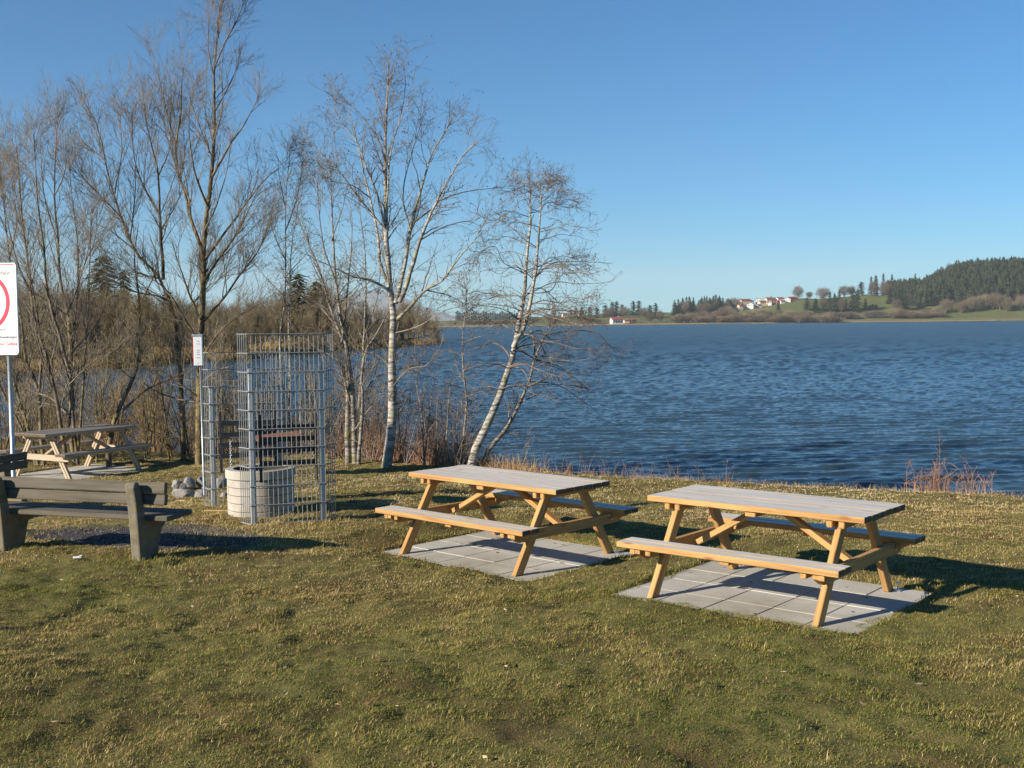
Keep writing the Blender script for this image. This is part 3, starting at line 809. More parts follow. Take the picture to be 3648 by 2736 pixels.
# ------------------------------------------------------------------ litter
mb = MB(); mb.box((0, 0, 0), (.07, .035, .004), .001, rot=Matrix.Rotation(.25, 4, 'X')); mb.box((.02, .012, .007), (.045, .028, .003), .001, rot=Matrix.Rotation(-.35, 4, 'Y'))
o = mb.build('paper_scrap', M['paper']); q = gz(275, 1985, .14); o.location = q; o.rotation_euler = (0, 0, .3); tag(o, 'crumpled white scrap of paper in the grass in front of the bench', 'paper scrap')
for sx, sy, ln, a, lb in ((770, 1842, .26, .1, 'long split stick of pale wood at the edge of the gravel'), (650, 1794, .10, -.2, 'short pale wood chip in front of the stone heap')):
    mb = MB(); mb.box((0, 0, 0), (ln, .022, .014), .004); q = gz(sx, sy, .0); q[2] = float(ground_z(q[0], q[1])) + .015
    o = mb.build('wood_chip', M['chip']); o.location = q; o.rotation_euler = (0, .03, a); tag(o, lb, 'wood chip')
# ------------------------------------------------------------------ bare trees on the bank
def crown_from(P, R, gens, r):
    allP, levels = [(P, R)], []
    cur = (P, R)
    for g in gens:
        g = dict(g); src = g.pop('src', None)
        base = cur
        if src is not None:
            K_ = 8; rs = []
            for i in src:
                A, B = allP[i]; t_ = np.linspace(0, A.shape[1] - 1, K_); j = np.minimum(t_.astype(int), A.shape[1] - 2); f = (t_ - j)
                rs.append((A[:, j] * (1 - f)[None, :, None] + A[:, j + 1] * f[None, :, None], B[:, j] * (1 - f) + B[:, j + 1] * f))
            base = (np.concatenate([q[0] for q in rs]), np.concatenate([q[1] for q in rs]))
        nw = grow(base[0], base[1], r=r, **g)
        allP.append(nw); cur = nw
    return allP[1:]
def catkins(levels, r, frac, size=(.018, .006)):
    E_ = np.concatenate([l[0][:, -1] for l in levels]); D = r.uniform(size=len(E_)) < frac; E_ = E_[D]
    n = len(E_); L = r.uniform(.6, 1.4, n)[:, None]
    K = np.stack([E_, E_ + np.c_[r.normal(0, .004, (n, 2)), -size[0] * L[:, 0] * .5], E_ + np.c_[r.normal(0, .006, (n, 2)), -size[0] * L[:, 0]]], 1)
    R = np.repeat(np.array([[.35, 1., .4]]), n, 0) * size[1] * L
    return tubes(K, R, 4)
def build_tree(name, label, cat, P0s, R0s, gens, bark, twig, r, base, group=None, cat_frac=0, sides=9, fine_levels=2, cat_levels=None, crown_name='crown', catsize=(.02, .006)):
    root = empty(name, tuple(base), 0, label, cat, group); off = np.array(base)
    K = 18
    P = np.stack([smooth_line(p, K) for p in P0s]); R = np.stack([np.interp(np.linspace(0, 1, K), np.linspace(0, 1, len(q)), q) for q in R0s])
    # gnarl the limbs a little
    w = np.cumsum(r.normal(0, 1, P.shape) * R[:, :, None] * .26, axis=1); w -= np.linspace(0, 1, K)[None, :, None] * w[:, -1:] * .6; P = P + w * np.array([1, 1, .3])
    lv = crown_from(P, R, gens, r)
    thin = (R[:, 0] < .017) & (np.arange(len(R)) > 0)
    tv, tq = tubes(P[~thin] - off, R[~thin], sides)
    tr = link('trunk', np_mesh('trunk', tv, tq, smooth=True), bark, root)
    parts = [tubes(P[thin] - off, R[thin], 5)] if thin.any() else []
    for i, (p, q) in enumerate(lv):
        if len(p): parts.append(tubes(p - off, q, 4 if i == 0 else 3))
    if parts:
        v_, q_ = joinm(parts); mi = np.zeros(len(q_), int)
        if cat_frac:
            cv, cq = catkins((cat_levels and [lv[i] for i in cat_levels]) or lv[-2:], r, cat_frac, catsize)
            cv = cv - off; mi = np.r_[mi, np.ones(len(cq), int)]; q_ = np.vstack([q_, cq + len(v_)]); v_ = np.vstack([v_, cv])
        link(crown_name, np_mesh('crown', v_, q_, smooth=True, mi=mi), [twig, M['catkin']], root)
    return root
def traced(limbs, Y, r, spread=.5, basew=None):
    Ps, Rs = [], []
    for L in limbs:
        pts, w0, w1 = L[:3]; lean = L[3] if len(L) > 3 else r.normal(0, spread)
        n = len(pts); d = np.r_[0, np.cumsum([math.hypot(pts[i + 1][0] - pts[i][0], pts[i + 1][1] - pts[i][1]) for i in range(n - 1)])]
        f = d / d[-1]; pm = DS / FPX * Y
        base_y = L[4] if len(L) > 4 else 0
        Ps.append(np.array([atd(p[0], p[1], Y + base_y + lean * q) for p, q in zip(pts, f)]))
        Rs.append(np.interp(np.linspace(0, 1, 8) ** .9, (0, 1), (w0 * pm / 2, w1 * pm / 2)))
    return Ps, Rs
def with_foot(P, depth=.5):
    return np.vstack([P[0] - np.array([(P[1] - P[0])[0] * .3, 0, depth]), P])

# --- tall pale alder in the middle
r = np.random.default_rng(101); Y = 18.2
LA = [([(837, 990), (840, 930), (845, 850), (850, 760), (852, 700), (848, 650), (843, 610), (839, 560), (837, 500), (836, 440), (835, 380), (834, 300), (838, 230), (841, 140)], 25, 1.6, .2),
      ([(855, 655), (876, 565), (887, 499), (911, 408), (933, 335), (966, 280), (985, 240)], 11, 1.2, .5), ([(862, 652), (889, 583), (911, 517), (944, 441), (981, 371), (1002, 335), (1034, 305)], 11, 1.2, -.4),
      ([(858, 690), (886, 664), (922, 627), (959, 605), (984, 572), (1013, 536), (1056, 490)], 8, 1.2, -.7), ([(893, 481), (937, 448), (951, 433), (1002, 415), (1068, 406)], 5, 1, .7),
      ([(849, 640), (834, 623), (801, 605), (765, 598), (732, 583), (668, 553)], 7, 1, -.5), ([(846, 630), (820, 565), (814, 499), (798, 426), (780, 353), (765, 287), (754, 235)], 8, 1, .5),
      ([(837, 500), (809, 470), (769, 422), (736, 375), (692, 331), (655, 297)], 6, 1, -.4), ([(836, 495), (816, 426), (794, 371), (765, 298), (736, 265), (720, 232)], 6, 1, .2),
      ([(835, 360), (816, 298), (783, 251), (748, 218)], 4, 1, .5), ([(836, 440), (845, 335), (864, 265), (895, 200)], 5, 1, -.2), ([(834, 300), (815, 220), (800, 160)], 3, 1, .3),
      ([(836, 340), (860, 270), (875, 190), (870, 125)], 3, 1, .4), ([(850, 760), (880, 735), (930, 722), (985, 700)], 4, 1, .8), ([(851, 720), (905, 705), (960, 672), (1010, 660)], 4, 1, -.8),
      ([(848, 800), (820, 770), (785, 760), (750, 770)], 3.5, 1, .6), ([(846, 840), (880, 800), (925, 790)], 3, .9, -.6), ([(911, 517), (960, 490), (1010, 478), (1040, 490)], 3.5, .9, .4),
      ([(887, 499), (870, 420), (890, 330), (915, 250)], 4, 1, .6), ([(922, 627), (975, 640), (1020, 668)], 3, .9, .4), ([(801, 605), (770, 640), (735, 648)], 3, .9, .5), ([(798, 426), (760, 400), (715, 392)], 3, .8, -.5)]
P0, R0 = traced(LA, Y, r); P0[0] = with_foot(P0[0]); G_ALDER = [dict(dens=2.2, t0=.22, t1=.95, ang=38, ln=1.0, K=8, wig=.13, up=.14, rr=.5, rmax=.011, rmin=.0032), dict(src=[0], dens=15, t0=.86, t1=1, ang=24, ln=.6, K=8, wig=.12, up=.14, rr=.7, rmax=.006, rmin=.0028),
    dict(src=[0, 1, 2], dens=7.5, t0=.15, t1=1, ang=44, ln=.52, K=6, wig=.14, up=.1, rr=.5, rmax=.008, rmin=.0024), dict(dens=9, t0=.12, t1=1, ang=46, ln=.28, K=5, wig=.17, up=.06, rr=.6, rmin=.0019, droop=.03),
    dict(dens=9, t0=.2, t1=1, ang=46, ln=.14, K=4, wig=.2, up=.0, rr=.7, rmin=.0016, droop=.12)]
build_tree('alder_tree', 'tall bare alder with a pale straight trunk between the mesh panels and the leaning alder', 'tree', P0, R0, G_ALDER, M['alder_bark'], M['twig_grey'], r, atd(837, 985, Y), cat_frac=.16)

# --- leaning alder with two stems, right of it
r = np.random.default_rng(102); Y = 18.0
LB = [([(1020, 982), (1052, 916), (1073, 866), (1091, 809), (1102, 774), (1112, 724), (1123, 670), (1130, 635), (1134, 565), (1143, 481), (1141, 408), (1138, 365)], 22, 1.2, .3),
      ([(1108, 750), (1134, 695), (1148, 635), (1158, 560), (1163, 499), (1166, 426), (1160, 380)], 11, 1.2, -.3),
      ([(1116, 727), (1140, 722), (1169, 735), (1205, 741), (1240, 752), (1276, 752)], 4.2, .8, -.6), ([(1108, 757), (1130, 760), (1152, 774), (1198, 788), (1235, 806), (1282, 812)], 4.4, .8, .6),
      ([(1102, 770), (1092, 755), (1080, 745), (1060, 740), (1045, 747), (1005, 757)], 4, .8, .5), ([(1098, 790), (1130, 800), (1150, 840)], 3.5, 1, -.6)]
for k in range(14):
    bx, by = [(1120, 690), (1108, 752), (1096, 795), (1082, 840), (1134, 640)][k % 5]; s = 1 if k % 4 else -1; ln = r.uniform(80, 190) * (1 if s > 0 else .6); dr = r.normal(.1, .22) * ln; kx, ky = r.normal(0, .06, 2) * ln
    LB.append(([(bx, by), (bx + s * ln * .3 + kx, by - ln * .08 + ky), (bx + s * ln * .65 - kx, by + dr * .3 - ky), (bx + s * ln, by + dr)], 2.8, .8, r.normal(0, .7)))
# tiers of nearly level side branches
for k in range(52):
    st = LB[0][0] if k % 2 else LB[1][0]
    u = r.uniform(.42, .96) if k % 2 else r.uniform(.12, .96)
    n = len(st); j = u * (n - 1); i = min(int(j), n - 2); f = j - i
    bx, by = st[i][0] * (1 - f) + st[i + 1][0] * f, st[i][1] * (1 - f) + st[i + 1][1] * f
    s = r.choice([-1, 1], p=[.42, .58]); ln = np.interp(by, [370, 480, 600, 740], [35, 85, 125, 140]) * r.uniform(.6, 1.15) * (1.1 if s > 0 else .85)
    ri = ln * r.normal(.3, .22); kx, ky = r.normal(0, .07, 2) * ln
    LB.append(([(bx, by), (bx + s * ln * .33 + kx, by - ri * .6 + ky), (bx + s * ln * .7 - kx, by - ri * .9 - ky), (bx + s * ln, by - ri * .75)], np.interp(by, [370, 740], [1.6, 2.9]), .8, r.normal(0, .9)))
P0, R0 = traced(LB, Y, r); P0[0] = with_foot(P0[0])
G_B = [dict(dens=14, t0=.82, t1=1, ang=24, ln=.38, K=6, wig=.15, up=.04, rr=.7, rmax=.005, rmin=.0026), dict(src=[0, 1], dens=7.5, t0=.12, t1=1, ang=45, ln=.42, K=6, wig=.16, up=.02, rr=.5, rmax=.008, rmin=.0024), dict(dens=9, t0=.15, t1=1, ang=48, ln=.22, K=5, wig=.18, up=.0, rr=.6, rmin=.0021, droop=.05),
       dict(dens=6, t0=.3, t1=1, ang=45, ln=.10, K=3, wig=.2, up=.0, rr=.7, rmin=.0018, droop=.12)]
build_tree('alder_tree', 'leaning alder with a mottled pale trunk dividing into two stems over the water', 'tree', P0, R0, G_B, M['alder_bark'], M['twig_red'], r, atd(1023, 977, Y), cat_frac=.16)

# --- darker leaning stem beside it
r = np.random.default_rng(103); Y = 18.3
LC = [([(1052, 978), (1080, 941), (1105, 902), (1123, 866), (1141, 824), (1152, 777), (1159, 760), (1175, 725), (1190, 690), (1203, 665)], 13, 1.2, .3), ([(1156, 770), (1152, 735), (1140, 700)], 5, 1, .3),
      ([(1137, 835), (1175, 818), (1187, 800), (1193, 775)], 5, 1, -.4), ([(1123, 872), (1150, 855), (1168, 848)], 4.5, 2.5, -.2), ([(1141, 824), (1200, 830), (1250, 860), (1290, 890)], 3, .8, .6),
      ([(1159, 767), (1230, 780), (1300, 770)], 3, .8, -.7), ([(1100, 905), (1095, 880), (1075, 868)], 4, 1.5, .3), ([(1152, 777), (1215, 800), (1260, 830)], 3, .8, .9), ([(1175, 725), (1230, 715), (1290, 720), (1330, 760)], 3, .8, .2)]
P0, R0 = traced(LC, Y, r); P0[0] = with_foot(P0[0])
build_tree('alder_tree', 'thin dark leaning alder close behind the mottled leaning one, branching low over the water', 'tree', P0, R0, G_B, M['alder_grey'], M['twig_red'], r, atd(1055, 973, Y), cat_frac=.15)

# --- many stemmed alder left of the tall one
r = np.random.default_rng(104); Y = 18.6
LD = [([(752, 985), (749, 866), (747, 795), (738, 742), (720, 695), (702, 635), (684, 575), (660, 520), (640, 470)], 15, 1.2), ([(764, 985), (757, 866), (752, 800), (738, 720), (727, 662), (722, 603), (717, 520), (714, 424), (712, 350)], 14, 1.2),
      ([(772, 985), (777, 866), (776, 817), (784, 760), (802, 731), (827, 688), (850, 640)], 11, 1.2), ([(776, 880), (785, 790), (788, 724), (792, 635), (790, 546), (780, 470), (775, 410)], 7, 1), ([(750, 850), (738, 790), (700, 760), (650, 740)], 5, 1),
      ([(722, 603), (700, 540), (690, 470), (686, 400)], 4, 1), ([(738, 742), (745, 660), (752, 590), (760, 500), (757, 440)], 6, 1), ([(720, 695), (690, 660), (640, 630), (615, 590)], 4, 1), ([(717, 520), (740, 450), (752, 390)], 3, 1),
      ([(777, 860), (810, 820), (850, 800), (900, 790)], 4, 1), ([(788, 724), (815, 640), (822, 570)], 3, 1), ([(766, 930), (800, 880), (835, 850)], 4, 1)]
P0, R0 = traced(LD, Y, r); [P0.__setitem__(i, with_foot(P0[i])) for i in range(3)]
build_tree('alder_tree', 'several stemmed alder immediately right of the tall front mesh panel', 'tree', P0, R0, G_ALDER, M['alder_grey'], M['twig_grey'], r, atd(760, 980, Y), cat_frac=.15)

# --- slim birch like pair behind the mesh panels
r = np.random.default_rng(105); Y = 20.5
LE = [([(602, 975), (605, 800), (605, 710), (614, 662), (616, 543), (617, 424), (628, 318)], 8, .9), ([(622, 975), (626, 800), (624, 698), (628, 591), (629, 543), (645, 440), (650, 380)], 6, .9), ([(616, 560), (590, 500), (575, 430)], 3, .8), ([(616, 500), (640, 430), (655, 350)], 3, .8),
      ([(614, 600), (650, 560), (680, 530)], 2.5, .8), ([(612, 640), (575, 600), (550, 570)], 2.5, .8), ([(617, 450), (605, 390), (600, 340)], 2.2, .8)]
P0, R0 = traced(LE, Y, r); [P0.__setitem__(i, with_foot(P0[i])) for i in range(2)]
build_tree('alder_tree', 'slim pale double stemmed tree rising straight behind the wire mesh panels', 'tree', P0, R0, G_ALDER, M['alder_bark'], M['twig_grey'], r, atd(604, 975, Y), cat_frac=.1)

# --- the tall lichen covered willow
r = np.random.default_rng(106); Y = 19.6
G_WIL = [dict(dens=2.6, t0=.18, t1=.95, ang=27, ln=1.25, K=9, wig=.07, up=.18, rr=.5, rmax=.014, rmin=.0042, tipfac=.4), dict(src=[0], dens=14, t0=.87, t1=1, ang=18, ln=.6, K=9, wig=.09, up=.2, rr=.7, rmax=.006, rmin=.0028), dict(src=[0, 1, 2], dens=6.5, t0=.12, t1=1, ang=33, ln=.75, K=7, wig=.10, up=.18, rr=.5, rmax=.009, rmin=.0026),
         dict(dens=8, t0=.1, t1=1, ang=33, ln=.44, K=5, wig=.12, up=.16, rr=.6, rmin=.002), dict(dens=8, t0=.1, t1=1, ang=34, ln=.25, K=4, wig=.14, up=.1, rr=.7, rmin=.0016)]
LW = [([(432, 985), (430, 900), (430, 800), (433, 720), (438, 640), (441, 560), (444, 500), (452, 444), (458, 400), (461, 345), (464, 263), (462, 200), (463, 140), (470, 82), (476, 10), (486, -30)], 21, 1.6, .2),
      ([(438, 560), (434, 526), (411, 461), (405, 421), (388, 372), (382, 313), (365, 250), (349, 181), (341, 145)], 9, 1.2), ([(382, 310), (392, 247), (393, 184), (396, 150)], 5, 1), ([(452, 330), (428, 263), (411, 218)], 4, 1),
      ([(459, 380), (494, 313), (526, 270), (560, 208)], 6, 1), ([(464, 240), (494, 184), (519, 125)], 4, 1), ([(450, 450), (424, 378), (411, 296), (410, 240)], 6, 1), ([(442, 560), (494, 494), (533, 438), (576, 385), (608, 360)], 7, 1),
      ([(439, 610), (465, 567), (508, 508), (541, 444), (560, 400)], 7, 1), ([(434, 700), (477, 650), (508, 607), (560, 539), (577, 490)], 7, 1), ([(432, 740), (400, 690), (370, 640), (340, 610), (300, 590)], 6, 1), ([(432, 690), (410, 640), (390, 580), (372, 520)], 6, 1),
      ([(431, 790), (470, 720), (520, 680), (570, 650)], 5, 1), ([(465, 140), (485, 90), (512, 40), (528, 0)], 4, 1), ([(463, 170), (450, 110), (452, 50), (447, 0)], 3.5, 1), ([(462, 300), (480, 230), (478, 160), (484, 100)], 4, 1),
      ([(430, 860), (390, 830), (345, 800), (300, 790)], 5, 1), ([(405, 421), (380, 370), (372, 320), (350, 280)], 4, 1), ([(441, 500), (470, 440), (490, 370), (500, 300)], 4, 1), ([(431, 830), (470, 800), (505, 790)], 4, 1)]
P0, R0 = traced(LW, Y, r); P0[0] = with_foot(P0[0])
build_tree('willow_tree', 'tallest willow, with a yellow lichened trunk behind the small white notice', 'tree', P0, R0, G_WIL, M['willow_bark'], M['twig_grey'], r, atd(432, 985, Y))

# --- spreading willows to its left
r = np.random.default_rng(107); Y = 20.4
LV = [([(400, 990), (392, 800), (384, 702), (370, 652), (351, 603), (315, 567), (296, 545), (280, 515), (263, 470), (247, 418), (230, 349), (218, 290), (205, 255), (184, 220)], 13, 1.1), ([(351, 603), (350, 545), (345, 461), (342, 378), (332, 329), (316, 263), (312, 225)], 8, 1),
      ([(247, 418), (262, 340), (262, 290), (258, 240)], 4, 1), ([(230, 349), (196, 320), (172, 300), (160, 290)], 4, 1), ([(263, 470), (215, 420), (185, 390), (160, 370)], 4, 1), ([(296, 545), (240, 500), (200, 480), (170, 450)], 4, 1), ([(342, 378), (365, 320), (368, 250)], 4, 1),
      ([(345, 461), (310, 400), (290, 340), (285, 270)], 5, 1), ([(370, 652), (340, 640), (290, 630), (230, 600)], 5, 1), ([(280, 515), (290, 430), (292, 360), (300, 300)], 4, 1), ([(345, 500), (380, 440), (400, 390)], 4, 1), ([(351, 603), (300, 590), (260, 560), (220, 540)], 4, 1), ([(384, 702), (430, 640), (480, 600), (530, 590)], 4, 1)]
P0, R0 = traced(LV, Y, r); P0[0] = with_foot(P0[0])
build_tree('willow_tree', 'spreading willow whose long limbs lean left from behind the lichened trunk', 'tree', P0, R0, G_WIL, M['willow_bark'], M['twig_grey'], r, atd(400, 985, Y))

r = np.random.default_rng(108); Y = 19.4
LL = [([(153, 940), (151, 817), (148, 762), (143, 680), (126, 598), (123, 515), (116, 428), (118, 329), (123, 250)], 12, 1.1), ([(137, 940), (121, 844), (107, 776), (82, 707), (71, 639), (64, 570), (52, 480), (45, 400), (37, 310)], 10, 1),
      ([(162, 940), (156, 789), (164, 680), (170, 598), (167, 515), (152, 400), (150, 340)], 9, 1), ([(150, 800), (130, 720), (105, 640), (95, 540), (82, 440), (75, 330), (72, 290)], 8, 1), ([(168, 940), (180, 780), (188, 660), (192, 560), (196, 480)], 7, 1),
      ([(123, 515), (100, 440), (92, 370), (88, 300)], 4, 1), ([(143, 680), (170, 610), (190, 540), (200, 450)], 4, 1), ([(71, 639), (40, 580), (20, 500), (5, 420)], 5, 1), ([(116, 428), (140, 370), (142, 300)], 3, 1), ([(148, 900), (110, 860), (60, 840), (20, 800)], 4, 1), ([(150, 830), (200, 780), (240, 760)], 3.5, 1),
      ([(158, 760), (215, 690), (235, 620)], 4, 1), ([(143, 680), (100, 650), (50, 620)], 4, 1), ([(170, 598), (205, 520), (210, 460)], 3, 1)]
P0, R0 = traced(LL, Y, r); [P0.__setitem__(i, with_foot(P0[i])) for i in (0, 1, 2, 4)]
build_tree('willow_tree', 'many stemmed willow standing behind the dark topped picnic table', 'tree', P0, R0, G_WIL, M['brown_bark'], M['twig_grey'], r, atd(152, 940, Y))

r = np.random.default_rng(109); Y = 20.2
LM = [([(92, 950), (85, 844), (55, 776), (44, 680), (20, 560), (5, 430), (-5, 350)], 10, 1), ([(70, 950), (30, 820), (10, 700), (-10, 560), (-30, 420)], 9, 1), ([(85, 844), (90, 740), (70, 620), (50, 500), (30, 400)], 6, 1), ([(44, 680), (10, 640), (-40, 600)], 4, 1),
      ([(60, 950), (0, 830), (-40, 700), (-60, 560)], 8, 1), ([(20, 560), (35, 480), (25, 380)], 4, 1), ([(88, 880), (130, 800), (150, 700)], 4, 1), ([(30, 820), (0, 760), (-30, 740)], 4, 1)]
P0, R0 = traced(LM, Y, r); [P0.__setitem__(i, with_foot(P0[i])) for i in (0, 1, 4)]
build_tree('willow_tree', 'leftmost willow clump, cut by the left edge behind the warning sign', 'tree', P0, R0, G_WIL, M['brown_bark'], M['twig_grey'], r, atd(80, 950, Y))

r = np.random.default_rng(110); Y = 20.0
LK = [([(238, 950), (256, 885), (274, 850), (296, 795), (301, 707), (300, 640), (290, 560), (300, 480)], 13, 1.2), ([(266, 885), (315, 844), (370, 817), (419, 798), (450, 790)], 6, 1), ([(430, 870), (370, 858), (315, 830), (290, 790)], 5, 1), ([(300, 660), (330, 600), (345, 540)], 4, 1), ([(298, 740), (260, 690), (230, 650)], 4, 1), ([(286, 820), (250, 790), (215, 780)], 3, 1)]
P0, R0 = traced(LK, Y, r); P0[0] = with_foot(P0[0])
build_tree('willow_tree', 'short leaning willow trunk with a low level branch, right of the dark topped table', 'tree', P0, R0, G_WIL[1:3] and [dict(g, src=None) for g in G_WIL[2:4]], M['brown_bark'], M['twig_ochre'], r, atd(240, 945, Y))

# --- slender sapling between the alders
r = np.random.default_rng(111); Y = 18.1
LS = [([(998, 1000), (1003, 920), (1007, 870), (1000, 800), (998, 740), (1003, 690), (1008, 640), (1006, 590)], 7, .9, .1)] + [([(1000 + r.uniform(-3, 3), y), (1000 + s * 25, y - 10), (1000 + s * 55 * r.uniform(.6, 1.2), y - 14)], 2, .7) for y, s in ((860, 1), (840, -1), (800, 1), (770, -1), (740, 1), (710, -1), (690, 1), (660, -1), (640, 1))]
P0, R0 = traced(LS, Y, r, .25); P0[0] = with_foot(P0[0])
build_tree('sapling', 'slender pale sapling standing alone between the tall alder and the leaning alder', 'sapling', P0, R0, G_B[:3], M['alder_grey'], M['twig_grey'], r, atd(1000, 995, Y), cat_frac=.2)

# --- thin saplings and bushes along the bank
def sapling(px, Yd, hpx, label, seed, group, lean=0, stems=1, tw='twig_grey', bark='alder_grey', w=4):
    r = np.random.default_rng(seed); L = []; ps = []
    e0 = hor(px * DS) / DS
    q = aty(px * DS, 1600, Yd); gz_ = float(ground_z(q[0], Yd, False)); by = (hor(px * DS) + (CAMH - gz_) / Yd * FPX) / DS
    for k in range(stems):
        dx = r.normal(0, 6) if stems > 1 else 0; ln = lean + (r.normal(0, .18) if stems > 1 else 0); h = hpx * r.uniform(.65, 1) if k else hpx
        x0 = px + dx; L.append(([(x0, by), (x0 + ln * h * .3, by - h * .35), (x0 + ln * h * .65 + r.normal(0, 4), by - h * .7), (x0 + ln * h, by - h)], w * r.uniform(.7, 1.1), .7)); ps.append(k)
    P0, R0 = traced(L, Yd, r, .4); P0 = [with_foot(p, .3) for p in P0]
    return build_tree('sapling', label, 'sapling', P0, R0, [dict(dens=7, t0=.15, t1=1, ang=42, ln=.6, K=6, wig=.13, up=.1, rr=.55, rmax=.008, rmin=.0026), dict(dens=9, t0=.15, t1=1, ang=42, ln=.3, K=4, wig=.16, up=.05, rr=.6, rmin=.002)],
                      M[bark], M[tw], r, (P0[0][1]), group, sides=6)
for k, (px, Yd, h, ln, st, w) in enumerate([(985, 18.0, 150, .1, 3, 4), (905, 18.4, 300, .05, 2, 4.5), (945, 18.3, 230, .25, 3, 4), (880, 18.6, 180, .3, 2, 3.5), (925, 18.8, 250, -.2, 3, 3.5), (970, 18.7, 190, .35, 3, 3), (1040, 18.5, 150, -.3, 3, 3), (865, 19, 240, .2, 3, 3.5), (1085, 18.4, 120, .3, 3, 3)]):
    sapling(px, Yd, h, 'dark thin sapling in the reddish stems right of the tall alder', 200 + k, 'saplings right of the tall alder', ln, st, 'twig_red', 'alder_grey', w)
for k, (px, Yd, h, ln, st, w) in enumerate([(700, 19.4, 230, -.1, 3, 4), (655, 20, 260, .1, 3, 4), (585, 20.5, 230, .15, 3, 4), (810, 19, 200, .2, 3, 4), (540, 21, 250, -.1, 3, 4), (680, 19.8, 190, .25, 4, 3.5), (730, 19.6, 210, .1, 4, 3.5), (790, 19.2, 260, -.15, 3, 3.5), (560, 20.8, 180, .1, 4, 3.5)]):
    sapling(px, Yd, h, 'thin grey sapling seen through or beside the wire mesh panels', 230 + k, 'saplings behind the mesh panels', ln, st, 'twig_grey', 'alder_grey', w)
for k, (px, Yd, h, ln, st, w) in enumerate([(270, 20.8, 200, -.25, 3, 3.5), (320, 21.2, 260, -.1, 3, 4), (365, 20.8, 230, -.3, 4, 4), (205, 20.5, 300, .05, 3, 4), (410, 20.4, 190, -.35, 4, 4), (180, 21, 260, .2, 3, 4), (340, 22, 330, .1, 3, 5), (470, 21, 260, .2, 3, 4), (505, 21.5, 240, -.2, 3, 4)]):
    sapling(px, Yd, h, 'thin brown sapling between the dark topped table and the tall willow', 260 + k, 'saplings left of the tall willow', ln, st, 'twig_ochre', 'brown_bark', w)
for k, (px, Yd, h, ln, st, w) in enumerate([(25, 21, 260, .1, 3, 4), (60, 20.8, 230, .2, 4, 4), (115, 21, 280, -.1, 4, 4), (5, 20.5, 330, .05, 3, 5)]):
    sapling(px, Yd, h, 'thin brown sapling behind the warning sign', 290 + k, 'saplings behind the warning sign', ln, st, 'twig_ochre', 'brown_bark', w)
# red twigged bush at the right
r = np.random.default_rng(120); P0, R0 = [], []
for k in range(64):
    px = r.uniform(1955, 2145) if k > 9 else (2030 + r.normal(0, 8)); q = gz(px * DS, (1062 + (px - 1960) * .06) * DS, -.2); h = r.uniform(.16, .5) if k else .85
    P0.append(np.array([q - np.array([0, 0, .15]), q + np.array([r.normal(0, .03), 0, h * .5]), q + np.array([r.normal(0, .10), r.normal(0, .05), h])])); R0.append([.006 if k else .009, .003, .0015])
build_tree('twig_bush', 'low bare reddish bush at the water edge behind the right end of the lawn', 'bush', P0, R0, [dict(dens=14, t0=.2, t1=1, ang=45, ln=.16, K=4, wig=.18, up=.1, rr=.6, rmin=.0017), dict(dens=14, t0=.2, t1=1, ang=45, ln=.07, K=3, wig=.2, up=.05, rr=.7, rmin=.0014)],
           M['twig_red'], M['stem_red'], r, gz(2040 * DS, 1068 * DS, -.2), crown_name='twigs', sides=5)

# --- dry stems, reeds and straw along the edge
def stems(name, pts, hts, rad, mat, r, bend=.12, branch=0.):
    n = len(pts); K = 5; P = np.zeros((n, K, 3)); d = np.c_[r.normal(0, bend, (n, 2)), np.ones(n)]; P[:, 0] = pts
    for k in range(1, K):
        d = d + np.c_[r.normal(0, bend * .8, (n, 2)), np.zeros(n)]; P[:, k] = P[:, k - 1] + d / np.linalg.norm(d, axis=1, keepdims=True) * (hts / (K - 1))[:, None]
    R = rad * r.uniform(.6, 1.3, n)[:, None] * np.linspace(1, .4, K)[None]; parts = [tubes(P, R, 3)]
    if branch:
        c = grow(P, R, branch, .35, 1, 35, .14, K=3, wig=.2, up=.1, rr=.7, rmin=.0013, r=r); parts.append(tubes(*c, 3))
    v_, q_ = joinm(parts); o = link(name, np_mesh(name, v_, q_), mat); return tag(o, kind='stuff')
def edge_pts(n, x0, x1, d0, d1, r):
    x = r.uniform(x0, x1, n); y = edge(x) + r.uniform(d0, d1, n); return np.stack([x, y, ground_z(x, y, False) - .03], 1)
r = np.random.default_rng(130)
n = 1900; p = edge_pts(n, -3.4, -.75, -.15, .8, r); k = .35 + .65 * vnoise(p[:, 0] * 3, p[:, 1] * 3, 4)
stems('dry_reddish_stems', p, r.uniform(.25, 1.05, n) * k, .0042, M['stem_red'], r, .10, 5)
n = 700; p = edge_pts(n, -11, -3.2, -.2, 1.0, r); stems('dry_bank_stems', p, r.uniform(.15, .6, n), .004, M['stem_red'], r, .2, 4)
n = 420; p = edge_pts(n, -.9, 3.2, -.1, .3, r); stems('sparse_dry_stems', p, r.uniform(.06, .38, n) * (r.uniform(size=n) ** 1.5 + .3), .003, M['stem_red'], r, .2, 5)
n = 2600; p = edge_pts(n, -1.2, 9.5, -.3, .12, r); stems('dry_edge_grass', p, r.uniform(.04, .17, n), .0024, M['straw'], r, .45)
n = 1300; p = np.concatenate([np.c_[r.normal(c0, s0, 325), r.normal(0, .10, 325), np.zeros(325)] for c0, s0 in ((-.75, .12), (-.3, .22), (.12, .25), (-.5, .08))])
p[:, 1] = edge(p[:, 0]) + .1 + p[:, 1]; p[:, 2] = ground_z(p[:, 0], p[:, 1], False) - .02
stems('dry_straw_tufts', p, r.uniform(.08, .36, n) * (.4 + .8 * r.uniform(size=n)), .004, M['straw'], r, .34)

